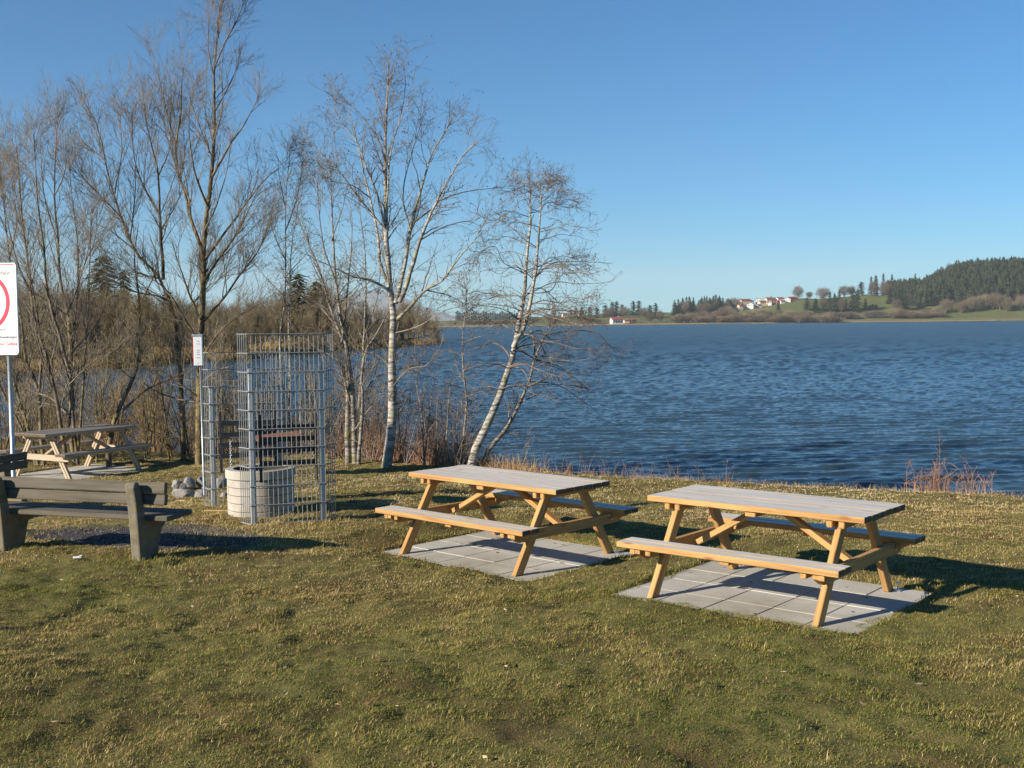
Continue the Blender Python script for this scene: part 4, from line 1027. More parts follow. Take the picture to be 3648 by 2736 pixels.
# --- low brush along the bank in front of the water: one tangled mass
def bush_geo(r, h, w, rad):
    P, R = [], []
    for k in range(r.integers(7, 12)):
        a = r.uniform(0, 6.28); q = r.uniform(.1, 1) * w / 2
        P.append(smooth_line([(0, 0, -.3), (q * .4 * math.cos(a), q * .4 * math.sin(a), h * .4), (q * math.cos(a), q * math.sin(a), h * r.uniform(.6, 1.))], 8)); R.append(np.linspace(rad * 2.2, rad * .8, 8))
    P, R = np.array(P), np.array(R)
    A = grow(P, R, 7, .12, 1, 42, .6, K=5, wig=.18, up=.12, rr=.6, rmin=.0026, r=r); B = grow(A[0], A[1], 8, .1, 1, 42, .3, K=4, wig=.2, up=.06, rr=.65, rmin=.0021, r=r)
    return joinm([tubes(P, R, 4), tubes(A[0], A[1], 3), tubes(B[0], B[1], 3)])
r = np.random.default_rng(140); GEO = [bush_geo(r, 2.2, 1.7, .006) for _ in range(6)]
def brush_mass(name, n, x0, x1, d0, d1, h0, h1, mat):
    vs, qs, o_ = [], [], 0
    for k in range(n):
        x = r.uniform(x0, x1); y = float(edge(x)) + r.uniform(d0, d1); z = max(float(ground_z(x, y, False)), LZ); v_, q_ = GEO[k % 6]; s = r.uniform(h0, h1) / 2.2; a = r.uniform(0, 6.28); c, sn = math.cos(a), math.sin(a)
        vs.append(np.stack([(v_[:, 0] * c - v_[:, 1] * sn) * s + x, (v_[:, 0] * sn + v_[:, 1] * c) * s + y, v_[:, 2] * s + z], 1)); qs.append(q_ + o_); o_ += len(v_)
    tag(link(name, np_mesh(name, np.concatenate(vs), np.concatenate(qs), smooth=True), mat), kind='stuff')
brush_mass('bank_brush', 54, -12.5, -3.3, .3, 2.8, 1.1, 3.0, M['twig_ochre'])
brush_mass('low_bank_brush', 24, -3.6, -.8, .2, 1.4, .8, 2.0, M['twig_red'])
# ------------------------------------------------------------------ thicket and evergreens on the spit
def brush(r, h, w, n1, rad):
    """one bushy bare tree, base at the origin"""
    ns = r.integers(4, 8); P = []; R = []
    for k in range(ns):
        a = r.uniform(0, 6.28); q = r.uniform(.15, .9) * w / 2
        P.append(smooth_line([(0, 0, -.5), (q * .35 * math.cos(a), q * .35 * math.sin(a), h * .4), (q * math.cos(a), q * math.sin(a), h * r.uniform(.75, 1.))], 8)); R.append(np.linspace(rad * 2.4, rad * .7, 8))
    P, R = np.array(P), np.array(R)
    A = grow(P, R, n1 / h, .15, 1, 38, h * .34, K=4, wig=.14, up=.2, rr=.6, rmin=rad * .55, r=r)
    B = grow(A[0], A[1], n1 / h * .75, .1, 1, 40, h * .16, K=3, wig=.16, up=.1, rr=.7, rmin=rad * .45, r=r)
    return joinm([tubes(P, R, 4), tubes(A[0], A[1], 3), tubes(B[0], B[1], 3)])
r = np.random.default_rng(301)
TYP = [brush(r, 8, 7, 26, .03) for _ in range(4)]
top = lambda sx: np.interp(sx, [-400, 0, 200, 330, 500, 700, 900, 1000, 1150, 1280, 1360, 1450, 1530, 1570, 1600], [1020, 1010, 1040, 1020, 1040, 1075, 1075, 1030, 1015, 1075, 1085, 1070, 1105, 1150, 1200])
vs, qs, o_ = [], [], 0
for k in range(330):
    sx = r.uniform(-350, 1575); Yb = r.uniform(0, 1) ** 1.4
    a = (sx - 1824) / FPX; y0 = np.interp(a, SPX / SPY, SPY) + 1.0; Yk = y0 + Yb * min(70, (300 - y0) * .6) + r.uniform(0, 2)
    x = a * Yk
    if x > -10.5: continue
    z = float(spit_z(x, Yk)); tp = CAMH + (hor(sx) - top(sx) - r.uniform(-12, 40)) / FPX * Yk
    h = tp - z
    if Yb < .22: h *= r.uniform(.35, .8)
    h = max(1.2, h); v_, q_ = TYP[k % 4]; s = h / 8.; rz = r.uniform(0, 6.28); c, sn = math.cos(rz), math.sin(rz); ws = s * r.uniform(.8, 1.25)
    v2 = np.stack([(v_[:, 0] * c - v_[:, 1] * sn) * ws + x, (v_[:, 0] * sn + v_[:, 1] * c) * ws + Yk, v_[:, 2] * s + z], 1)
    vs.append(v2); qs.append(q_ + o_); o_ += len(v2)
M['thicket'] = bark_mat('thicket_twigs', (.225, .175, .105), (.12, .09, .055), (.25, .19, .08), False, .5, .3)
tag(link('thicket', np_mesh('thicket', np.concatenate(vs), np.concatenate(qs), smooth=True), M['thicket']), kind='stuff')
# dry reed fringe along the spit's waterline
n = 5000; a = r.uniform(-.47, -.06, n); y = np.interp(a, SPX / SPY, SPY) + r.uniform(-.3, 3.5, n); x = a * y
p = np.stack([x, y, np.maximum(spit_z(x, y), LZ) - .1], 1); p = p[x < -10.3]
M['reed'] = plain('dry_reed', (.36, .25, .11), .9, .1, .3, .3)
stems('reed_fringe', p, r.uniform(.4, 1.1, len(p)), .035, M['reed'], r, .12)

def needle_mat(name, a, b_):
    m, nt, b = new_mat(name, .85, .12); v = coords(nt, 'Position'); n_ = noise(nt, v, .9, 4, .65)
    nt.links.new(ramp(nt, n_, [(.3, a), (.7, b_)]), b.inputs['Base Color']); return m
M['needle'] = needle_mat('spruce_needles', (.016, .026, .013), (.042, .058, .024))
M['needle_mass'] = needle_mat('forest_needles', (.016, .026, .014), (.062, .072, .034)); M['needle_mass'].node_tree.nodes['Noise Texture'].inputs['Scale'].default_value = .11
M['needle2'] = needle_mat('pine_needles', (.03, .038, .014), (.075, .08, .03))
M['trunkfar'] = plain('far_trunk', (.12, .09, .06), .9, .1)
M['bare_far'] = needle_mat('far_bare_twigs', (.10, .08, .06), (.19, .15, .11))
M['bare_pale'] = needle_mat('far_pale_twigs', (.17, .13, .085), (.28, .22, .145))
def spruce_geo(r, h, w, tiers, spokes, broad=0.):
    """tiers of drooping branch fans made of many small faces"""
    V, T = [], []
    for k in range(tiers):
        f = k / tiers; z = h * (.06 + .92 * f); rad = w / 2 * ((1 - f) ** (.75 - broad * .45)) * r.uniform(.8, 1.1) + .015 * w
        n = max(5, int(spokes * (1 - f * .6))); a0 = r.uniform(0, 6.28); dz = h / tiers
        for j in range(n):
            a = a0 + 6.283 * j / n + r.normal(0, .15); R_ = rad * r.uniform(.65, 1.15); ww = 6.283 / n * r.uniform(.55, .95)
            zz = z + r.normal(0, dz * .3); o = len(V)
            V += [(0, 0, zz + dz * .9), (R_ * math.cos(a - ww / 2) * .75, R_ * math.sin(a - ww / 2) * .75, zz - dz * .25), (R_ * math.cos(a), R_ * math.sin(a), zz - dz * r.uniform(.2, .8)), (R_ * math.cos(a + ww / 2) * .75, R_ * math.sin(a + ww / 2) * .75, zz - dz * .2)]
            T += [(o, o + 1, o + 2), (o, o + 2, o + 3)]
    o = len(V); V += [(-.02 * w, 0, h * .9), (.02 * w, 0, h * .9), (0, 0, h * 1.03)]; T.append((o, o + 1, o + 2))
    return np.array(V), np.array(T)
r = np.random.default_rng(302)
def haze_crown(r, h, w, n, lo, pale):
    """far bare tree: trunk, a few limbs and a rounded crown of many thin slivers"""
    P, R = [], []
    for k in range(9):
        a = r.uniform(0, 6.28); q = w * .36 * r.uniform(.2, 1); P.append(smooth_line([(0, 0, -.6), (q * .15 * math.cos(a), q * .15 * math.sin(a), h * lo * 1.1), (q * math.cos(a), q * math.sin(a), h * r.uniform(.6, .92))], 6)); R.append(np.linspace(.16, .035, 6))
    u = r.normal(size=(n, 3)); u /= np.linalg.norm(u, axis=1, keepdims=True); rad = r.uniform(.25, 1, n) ** .5
    lump = .62 + .62 * vnoise(u[:, 0] * 2.5 + 9, u[:, 1] * 2.5 + u[:, 2] * 2.5, 3)
    c = np.stack([u[:, 0] * w / 2, u[:, 1] * w / 2, u[:, 2] * h * (1 - lo) / 2], 1) * (rad * lump)[:, None] + np.array([0, 0, h * (1 + lo) / 2])
    d = u * .5 + np.array([0, 0, .75]) + r.normal(0, .35, (n, 3)); d /= np.linalg.norm(d, axis=1, keepdims=True); L = r.uniform(.5, 1.3, n)[:, None] * h * .13
    Q = np.stack([c - d * L, c, c + d * L], 1); Rr = np.repeat(np.array([[1, .8, .2]]), n, 0) * r.uniform(.025, .06, n)[:, None]
    return joinm([tubes(np.array(P), np.array(R), 4), tubes(Q, Rr, 3)])
def make_proto(name, kind, r):
    root = empty(name); h = 10.
    tv, tq = tubes(np.array([[(0, 0, -1.), (0, 0, 2), (0, 0, h * .8)]]), np.array([[.25, .2, .05]]), 5)
    link('trunk', np_mesh('trunk', tv, tq), M['trunkfar'], root)
    if kind == 'spruce': v_, t_ = spruce_geo(r, h, 4.2, 15, 12, .45); link('crown', np_mesh('crown', v_, None, t_), M['needle'], root)
    if kind == 'broad': v_, t_ = spruce_geo(r, h, 6.4, 14, 13, 1.2); link('crown', np_mesh('crown', v_, None, t_), M['needle'], root)
    if kind == 'pine': v_, t_ = spruce_geo(r, h, 6.5, 26, 22, 1.25); link('crown', np_mesh('crown', v_, None, t_), M['needle2'], root)
    if kind == 'bare': v_, q_ = haze_crown(r, h, 8.5, 800, .12, 0); link('crown', np_mesh('crown', v_, q_, smooth=True), M['bare_far'], root)
    if kind == 'pale': v_, q_ = haze_crown(r, h, 6.5, 620, .08, 1); link('crown', np_mesh('crown', v_, q_, smooth=True), M['bare_pale'], root)
    return root
NAMES = dict(spruce='spruce_tree', broad='spruce_tree', pine='pine_tree', bare='bare_tree', pale='bare_tree')
PROT = {k: [make_proto(NAMES[k], k, r) for _ in range(3)] for k in NAMES}
USED = set()
def place_tree(kind, sx, top_sy, Yk, wpx, label, group, zf=far_z):
    pr = PROT[kind][r.integers(0, 3)]
    o = pr if pr.name not in USED else copy_tree(pr); USED.add(pr.name)
    x = ray(sx, hor(sx))[0] / ray(sx, hor(sx))[1] * Yk; z = float(zf(x, Yk)); tp = CAMH + (hor(sx) - top_sy) / FPX * Yk
    h = max(2., tp - z); wd = wpx * (1.95 if kind == 'spruce' else 1.4 if kind == 'pale' else 1.12) / FPX * Yk; base_w = dict(spruce=4.2, broad=6.2, pine=6.5, bare=8.5, pale=6.5)[kind]
    o.location = (x, Yk, z); o.scale = (wd / base_w, wd / base_w, h / 10.); o.rotation_euler = (0, 0, r.uniform(0, 6.28))
    return tag(o, label, 'tree', group)
for sx, ty, Yk, w, lb in ((372, 907, 150, 150, 'broad dark evergreen beyond the inlet, left of the tall willow'), (448, 960, 165, 80, 'smaller dark evergreen just right of the broad one beyond the inlet'), (1065, 972, 150, 120, 'dark evergreen rising from the brown thicket behind the mesh panels'), (1130, 1000, 165, 110, 'second dark evergreen in the thicket, nearer the tall alder'), (600, 1035, 200, 90, 'low evergreen in the thicket right of the tall willow')):
    place_tree('pine', sx, ty, Yk, w, lb, None, spit_z)
def z7(x, y): return 2900 + .338 * x, 900 + .338 * y
def z8(x, y): return 2400 + .2712 * x, 1000 + .2712 * y
def za(x, y): return 1600 + .4973 * x, 850 + .4973 * y
def many(kind, L, tr, sc, label, group):
    for x, y, w, Yk in L:
        sx, sy = tr(x, y); place_tree(kind, sx, sy, Yk, w * sc, label, group)
many('spruce', [(15, 480, 60, 1590), (165, 405, 65, 1600), (215, 420, 70, 1595), (265, 395, 70, 1600), (410, 360, 80, 1600), (455, 378, 80, 1590), (335, 470, 50, 1600), (540, 478, 55, 1605)], z7, .338, 'dark spruce in the belt across the meadow below the two humped bare trees', 'spruces across the middle of the meadow')
place_tree('broad', *z7(495, 308), 1745, 100 * .338, 'broad rounded dark spruce on the ridge left of the wooded hill', None)
many('spruce', [(600, 248, 55, 1745), (650, 232, 70, 1740), (728, 215, 55, 1750), (818, 222, 55, 1752), (1063, 212, 50, 1760)], z7, .338, 'tall spruce standing clear of the skyline at the edge of the wooded hill', 'skyline spruces')
many('spruce', [(965, 440, 95, 1600), (1130, 520, 80, 1590), (1430, 370, 90, 1620), (1260, 450, 80, 1610), (885, 400, 80, 1640), (800, 410, 70, 1650), (1650, 470, 60, 1600), (2110, 560, 60, 1570)], z7, .338, 'dark spruce at the foot of the wooded hill', 'spruces at the foot of the hill')
many('broad', [(620, 540, 60, 1610), (590, 550, 60, 1608), (655, 545, 60, 1612)], z7, .338, 'low dark conifer bush in the middle of the bright meadow', 'conifer bushes on the meadow')
many('bare', [(95, 362, 150, 1720), (315, 345, 120, 1745), (390, 345, 90, 1750)], z7, .338, 'round headed bare tree on the ridge right of the village', 'round bare trees on the ridge')
many('bare', [(750, 308, 130, 1720), (630, 300, 90, 1735), (1120, 380, 110, 1650), (1000, 430, 100, 1640), (870, 490, 110, 1590), (100, 450, 90, 1600), (290, 470, 80, 1590), (2160, 430, 100, 1600), (1420, 110, 60, 1755)], z7, .338, 'brownish bare tree among the spruces by the wooded hill', 'bare trees by the wooded hill')
many('pale', [(1400, 485, 130, 1560), (1620, 480, 110, 1560), (1700, 450, 120, 1565), (1790, 430, 120, 1570), (1880, 420, 120, 1570), (1960, 430, 110, 1568), (2030, 460, 100, 1562), (1540, 510, 70, 1555), (1310, 560, 70, 1550), (1230, 590, 70, 1548), (2180, 450, 90, 1575)], z7, .338, 'tall pale bare tree in the waterside grove under the wooded hill', 'pale waterside grove')
many('bare', [(40, 660, 120, 1535), (150, 640, 110, 1535), (250, 630, 120, 1537), (330, 620, 120, 1538), (420, 650, 110, 1536), (560, 610, 110, 1538), (650, 600, 100, 1540), (720, 610, 100, 1538), (-60, 640, 120, 1532)], z7, .338, 'low brown bush on the far shore in front of the bright meadow', 'brown bushes on the far shore')
many('bare', [(x, 640 + 26 * math.sin(x * .03), 120, 1531 + (x % 7)) for x in range(-40, 470, 52)], z7, .338, 'low brown bush on the far shore in front of the bright meadow', 'brown bushes on the far shore')
many('pale', [(x, 625 + 22 * math.sin(x * .05), 110, 1536 + (x % 5)) for x in range(830, 1330, 62)], z7, .338, 'pale bare bush on the far shore at the foot of the hill', 'pale bushes at the foot of the hill')
many('pale', [(850, 580, 120, 1545), (920, 590, 110, 1545), (990, 600, 110, 1545), (1060, 620, 110, 1542), (1150, 590, 90, 1545)], z7, .338, 'pale bare bush on the far shore at the foot of the hill', 'pale bushes at the foot of the hill')
many('spruce', [(1375, 288, 80, 1560), (1750, 212, 85, 1610), (1865, 228, 85, 1610)], z8, .2712, 'single dark spruce on the meadow below the village', 'spruces below the village')
place_tree('bare', *z8(1635, 62), 1740, 140 * .2712, 'tall rounded bare tree at the right end of the village', None)
many('bare', [(1780, 140, 90, 1760), (1275, 200, 50, 1770), (800, 218, 160, 1715), (730, 230, 110, 1720), (880, 270, 80, 1700)], z8, .2712, 'bare tree beside the village houses', 'bare trees beside the village')
many('spruce', [(10, 245, 60, 1660), (60, 235, 60, 1670), (120, 215, 70, 1690), (170, 205, 70, 1690), (205, 202, 80, 1680), (260, 212, 70, 1690), (330, 250, 60, 1680), (370, 205, 60, 1690), (405, 198, 60, 1690), (435, 195, 60, 1695), (470, 215, 60, 1690), (520, 190, 70, 1695), (555, 175, 80, 1700), (600, 190, 70, 1700), (645, 215, 60, 1690), (30, 310, 70, 1630), (90, 350, 60, 1620), (215, 300, 70, 1640), (270, 320, 70, 1640), (510, 300, 70, 1650), (840, 300, 50, 1680)], z8, .2712, 'dark spruce in the wood left of the village', 'spruces in the wood left of the village')
many('bare', [(160, 270, 120, 1640), (330, 290, 110, 1640), (440, 280, 130, 1650), (570, 260, 120, 1660), (650, 270, 110, 1660), (710, 280, 100, 1660), (400, 330, 110, 1620)], z8, .2712, 'brown bare tree in the wood left of the village', 'bare trees in the wood left of the village')
many('pale', [(60, 430, 110, 1490), (200, 410, 110, 1500), (320, 400, 110, 1505), (420, 400, 110, 1505), (540, 390, 110, 1500), (640, 340, 130, 1505), (720, 330, 130, 1505), (790, 370, 110, 1500), (930, 420, 120, 1495), (1020, 390, 130, 1500), (1110, 360, 130, 1505), (1190, 350, 130, 1505), (1260, 390, 110, 1505), (1370, 370, 70, 1503), (1520, 380, 110, 1515), (1620, 400, 110, 1512), (1720, 370, 110, 1518), (1850, 440, 110, 1512), (1980, 460, 110, 1515)], z8, .2712, 'pale bare waterside tree below the village', 'pale waterside trees below the village')
many('pale', [(x, 450 + 28 * math.sin(x * .021), 130, 1488 + (x % 9)) for x in range(20, 2200, 74)], z8, .2712, 'pale bare waterside tree below the village', 'pale waterside trees below the village')
many('spruce', [(20 + 33 * k, 265 + 40 * math.sin(k * 1.7) + (k < 12) * 15, 78, 1650 + 4 * (k % 8)) for k in range(24)], z8, .2712, 'dark spruce in the wood left of the village', 'spruces in the wood left of the village')
many('broad', [(1010, 485, 60, 1640), (1060, 490, 60, 1640), (1120, 475, 70, 1650), (1170, 450, 60, 1660), (1200, 446, 60, 1660), (1240, 470, 60, 1650), (1320, 445, 60, 1650), (1360, 443, 60, 1650), (1440, 475, 60, 1600), (1480, 460, 60, 1600), (910, 490, 60, 1650), (950, 488, 60, 1650), (870, 500, 50, 1660)], za, .4973, 'dark conifer in the wood behind the white lakeside house', 'conifers behind the lakeside house')
many('bare', [(1150, 490, 90, 1600), (1260, 485, 90, 1600), (1400, 490, 80, 1580), (1440, 530, 70, 1500), (1510, 510, 60, 1500), (720, 540, 90, 1550), (600, 560, 90, 1520), (780, 560, 90, 1500), (1010, 560, 90, 1470), (1060, 575, 80, 1465), (970, 580, 80, 1465), (540, 575, 80, 1480)], za, .4973, 'brown bare tree by the white lakeside house', 'bare trees by the lakeside house')
many('broad', [(x, 512 + 18 * abs(math.sin(x * .05)) + (x > 300) * 4, 34, 1700) for x in range(60, 520, 17)], za, .4973, 'distant dark conifer seen between the two leaning trunks', 'distant conifers behind the alders')
many('bare', [(x, 588 - 10 * abs(math.sin(x)), 60, 1400) for x in range(130, 520, 40)], za, .4973, 'distant low bush on the shore behind the leaning alders', 'distant shore bushes behind the alders')

# the wooded hill reads as one mass of spruces
def spruce_lo(r):
    v_, t_ = spruce_geo(r, 1., .58, 9, 8, .5); return v_, t_
LO = [spruce_lo(r) for _ in range(6)]; vs, ts, o_ = [], [], 0
cand = []
for k in range(11000):
    sx = r.uniform(3150, 4100); Yk = r.uniform(1590, 1830); a = ray(sx, hor(sx))[0] / ray(sx, hor(sx))[1]; x = a * Yk
    t = (Yk - shore(a)) / (RIDGE - shore(a))
    lim = np.interp(sx, [3150, 3200, 3280, 3400, 3700, 4100], [1.0, .60, .42, .34, .33, .33])
    if t < lim + .12 * (fbm(np.array(sx * .01), np.array(0.), 3, 2) - .5): continue
    cand.append((x, Yk))
cand = cand[:3600]
for i, (x, Yk) in enumerate(cand):
    v_, t_ = LO[i % 6]; h = r.uniform(11, 25); w = h * r.uniform(.85, 1.2); rz = r.uniform(0, 6.28); c, sn = math.cos(rz), math.sin(rz)
    vs.append(np.stack([(v_[:, 0] * c - v_[:, 1] * sn) * w + x, (v_[:, 0] * sn + v_[:, 1] * c) * w + Yk, v_[:, 2] * h + float(far_z(x, Yk)) - .5], 1)); ts.append(t_ + o_); o_ += len(v_)
tag(link('hill_forest', np_mesh('hill_forest', np.concatenate(vs), None, np.concatenate(ts)), M['needle_mass']), kind='stuff')
# pale reed strip along the far waterline
n = 9000; a = r.uniform(-.1, .5, n); y = shore(a) + r.uniform(-6, 8, n); keep = fbm(a * 50, a * 0, 3, 6) > .42; a, y = a[keep], y[keep]
p = np.stack([a * y, y, np.full(len(a), LZ - .1)], 1)
stems('far_reed_strip', p, r.uniform(.7, 1.6, len(p)), .2, M['reed'], r, .1)

# ------------------------------------------------------------------ houses across the lake
M['render_white'] = plain('white_render', (.60, .595, .57), .8, .2, .04, .3); M['render_cream'] = plain('cream_render', (.62, .47, .33), .8, .2, .05, .3)
M['roof_red'] = plain('red_roof_tiles', (.25, .085, .065), .8, .2, .2, .6); M['roof_brown'] = plain('brown_roof_tiles', (.20, .11, .085), .8, .2, .2, .6)
M['dark_wood'] = plain('dark_boarding', (.11, .07, .045), .8, .2, .2, .6); M['window'] = plain('window_glass', (.03, .035, .045), .15, .6)
def house(sx, base_sy, Yk, wpx, hpx, label, wall, roof, rz=0., group=None, deep=10., gable=False, boards=False):
    x = ray(sx, hor(sx))[0] / ray(sx, hor(sx))[1] * Yk; z = float(far_z(x, Yk)); zb = CAMH + (hor(sx) - base_sy) / FPX * Yk
    w = wpx / FPX * Yk; h = hpx / FPX * Yk; z = min(z, zb)
    t = empty('house', (x, Yk, zb - .2), rz, label, 'house', group); eh = h * .6; d = deep; dn = zb - z + 2
    mb = MB()
    if gable: mb.prism([(-dn, -w / 2)] and [(-w / 2, -dn), (w / 2, -dn), (w / 2, eh), (0, h), (-w / 2, eh)], 0, 1)
    if gable:
        mb = MB(); P = [(-w / 2, -dn), (w / 2, -dn), (w / 2, eh), (0, h), (-w / 2, eh)]
        V = [(a, y, b_) for y in (-d / 2, d / 2) for a, b_ in P]; mb.add(V, [(0, 1, 2, 3, 4), (9, 8, 7, 6, 5)] + [(i, i + 5, (i + 1) % 5 + 5, (i + 1) % 5) for i in range(5)])
    else:
        P = [(-d / 2, -dn), (d / 2, -dn), (d / 2, eh), (0, h * .98), (-d / 2, eh)]
        V = [(a, y, b_) for a in (-w / 2, w / 2) for y, b_ in P]; mb.add(V, [(4, 3, 2, 1, 0), (5, 6, 7, 8, 9)] + [(i, (i + 1) % 5, (i + 1) % 5 + 5, i + 5) for i in range(5)])
    mb.build('wall', M[wall], t)
    mb = MB(); ov = .7; span = (w if gable else d) / 2; ln = (d if gable else w) / 2 + ov; sl = (h - eh) / span
    for s in (-1, 1):
        a0, a1 = (span + ov) * s, 0; b0, b1 = eh - sl * ov + .05, h + .05
        pts = [(a0, b0), (a1, b1), (a1, b1 + .3), (a0, b0 + .3)]
        V = [((a, y, b_) if gable else (y, a, b_)) for y in (-ln, ln) for a, b_ in pts]; mb.add(V, [(0, 1, 2, 3), (7, 6, 5, 4)] + [(i, i + 4, (i + 1) % 4 + 4, (i + 1) % 4) for i in range(4)])
    ro = mb.build('roof', M[roof], t)
    mb = MB(); mb.box((w * .2 if not gable else .6, 0 if not gable else d * .2, h + .4), (.7, .7, 1.6), .05); mb.build('chimney', M[wall], ro)
    rows = 2 if h > 6 else 1; nw = max(2, int(w / 3.2))
    for i in range(rows):
        for j in range(nw):
            mb = MB(); mb.box((-w / 2 + w * (j + .5) / nw, -d / 2 - .02, eh * (i + .55) / rows), (1.1, .10, 1.3), .02); mb.build('window', M['window'], t)
    if boards:
        mb = MB(); mb.box((0, -d / 2 - .5, eh * .52), (w * .8, .9, 1.0), .02); mb.build('balcony', M['dark_wood'], t)
    return t
house(2196, 1151, 1462, 40, 22, 'white lakeside house with a red roof and wooden balcony at the water edge', 'render_white', 'roof_red', .25, None, 11, False, True)
for k, (sx, by, w, h) in enumerate([(2231, 1146, 18, 9), (2256, 1143, 20, 8)]):
    house(sx, by, 1480, w, h, 'small red roofed shed right of the white lakeside house', 'dark_wood' if k else 'render_cream', 'roof_red', .2, 'sheds by the lakeside house', 7)
for sx, by in ((2010, 1125), (2034, 1124), (2068, 1124)):
    house(sx, by, 1700, 16, 9, 'small cream house behind the leaning alder branches', 'render_cream', 'roof_brown', .3, 'cream houses behind the leaning alder', 9)
VIL = [((870, 350), 48, 40, 'render_cream', 'roof_red', 'peach coloured house, leftmost in the village', 1672, 0), ((935, 285), 130, 45, 'render_cream', 'roof_red', 'wide house with a dull red roof at the back left of the village', 1712, 0), ((1010, 338), 85, 50, 'render_white', 'roof_brown', 'bright white two storey house at the front left of the village', 1678, 1),
       ((1112, 335), 58, 26, 'render_white', 'roof_brown', 'low white house right of the bright two storey one', 1682, 0), ((1020, 278), 50, 26, 'render_white', 'roof_brown', 'small white gable behind the bright two storey house', 1716, 1), ((1120, 265), 75, 34, 'render_white', 'roof_brown', 'white gabled house highest at the back of the village', 1722, 1), ((1160, 300), 90, 38, 'render_cream', 'roof_brown', 'brown roofed house in the middle of the village', 1704, 0),
       ((1250, 265), 90, 45, 'render_cream', 'roof_red', 'house with a red roof beside the dark barn', 1722, 0), ((1320, 275), 60, 50, 'dark_wood', 'roof_brown', 'dark boarded barn in the middle of the village', 1712, 1), ((1265, 302), 50, 30, 'render_white', 'roof_brown', 'small white house in front of the dark barn', 1700, 1), ((1390, 255), 80, 38, 'render_white', 'roof_red', 'white house with a red roof right of the barn', 1726, 0),
       ((1365, 285), 50, 26, 'roof_red', 'roof_red', 'small red sided house right of the barn', 1708, 0), ((1420, 282), 60, 26, 'render_white', 'roof_brown', 'low white house at the front right of the village', 1706, 0), ((1490, 270), 95, 48, 'render_white', 'roof_red', 'white gabled house with a red roof at the right of the village', 1714, 1), ((1560, 245), 105, 34, 'roof_red', 'roof_red', 'long red roof at the far right end of the village', 1730, 0)]
for (zx, zy), w, h, wl, rf, lb, Yk, gb in VIL:
    sx, sy = z8(zx, zy); house(sx, sy, Yk, w * .2712, h * .2712, lb, wl, rf, .25 if not gb else -.35, 'village houses on the far hill', 9, bool(gb))
mb = MB(); mb.box((0, 0, 1.5), (9, 6, 3), .1); sx, sy = z8(1690, 222)
for pl in PROT.values():                                  # drop kinds of tree that were not planted
    for p_ in pl:
        if p_.name not in USED:
            for ch in list(p_.children): bpy.data.objects.remove(ch)
            bpy.data.objects.remove(p_)
# ------------------------------------------------------------------ grass of the lawn
def blades(n, xs, ys, hmin, hmax, w, r, tone_off=0., lie_f=1.):
    z = ground_z(xs, ys); n = len(xs)
    for p in PADS: z = np.where(pad_dist(xs, ys, p) < .012, np.maximum(z, p[3] + .006), z)
    clump = fbm(xs * 2.6, ys * 2.6, 3, 51); big = fbm(xs * .55, ys * .55, 3, 61)
    h = r.uniform(hmin, hmax, n) * (.55 + .9 * clump)
    az = r.uniform(0, 6.28, n) + 0; az = np.where(r.uniform(size=n) < .55, r.normal(.5, 1.0, n), az)
    lean = np.clip(r.normal(1.1, .35, n), .2, 1.8) * lie_f
    d = np.stack([np.cos(az), np.sin(az)], 1); s = np.stack([-d[:, 1], d[:, 0]], 1)
    l1, l2 = lean * .55, np.minimum(lean * 1.25, 1.8)
    p0 = np.stack([xs, ys, z - .006], 1)
    p1 = p0 + np.c_[d * (np.sin(l1) * h * .5)[:, None], np.cos(l1) * h * .5]
    p2 = p1 + np.c_[d * (np.sin(l2) * h * .5)[:, None], np.cos(l2) * h * .5]
    ww = (w * r.uniform(.6, 1.3, n))[:, None]; s3 = np.c_[s, np.zeros(n)]
    V = np.stack([p0 - s3 * ww, p0 + s3 * ww, p1 + s3 * ww * .8, p1 - s3 * ww * .8, p2], 1)
    i = np.arange(n)[:, None] * 5
    Q = i + np.array([[0, 1, 2, 3]]); T = i + np.array([[3, 2, 4]])
    far = np.clip((ys - 7.5) / 7.5, 0, 1)
    left = np.clip((-xs - 1) / 4, 0, 1) * np.clip((12 - ys) / 4, 0, 1)
    tone = np.clip(r.normal(.38, .24, n) + (clump - .5) * .4 + (big - .5) * .7 + far * .52 - left * .12 + tone_off + .16 * np.clip(r.normal(0, 1, n) - 1.2, 0, 1), 0, 1)
    return V.reshape(-1, 3), Q, T, np.repeat(tone, 5)
r = np.random.default_rng(400)
def scatter(n, ymin, ymax):
    y = np.sqrt(r.uniform(ymin ** 2, ymax ** 2, n)); x = r.uniform(-.72, .72, n) * (y + .9)
    s = edge(x) - y
    pd = np.minimum.reduce([pad_dist(x, y, p) + .03 * (fbm(x * 9, y * 9, 2, 71) - .3) * 2 for p in PADS])
    ok = (s > -.35) & (pd > .012 - .42 * np.clip(fbm(x * 1.9, y * 1.9, 3, 73) - .5, 0, .35) * (r.uniform(size=n) < .85)) & (gravel_f(x, y) < .04 + r.normal(0, .06, n))
    rr_ = np.hypot(x + 2.83, y - 12.63); ok &= rr_ > .39
    bare = fbm(x * 1.3, y * 1.3, 3, 81); ok &= (bare < .64) | (r.uniform(size=n) < .35)
    return x[ok], y[ok]
B = []
x, y = scatter(430000, 4.9, 9.0); B.append(blades(0, x, y, .012, .036, .0016, r))
x, y = scatter(370000, 8.5, 13.5); B.append(blades(0, x, y, .012, .038, .0022, r))
x, y = scatter(260000, 13, 21); B.append(blades(0, x, y, .014, .042, .0034, r, .05))
x, y = scatter(34000, 4.9, 12); B.append(blades(0, x, y, .03, .07, .0013, r, .36, 2.1))          # bleached blades lying flat
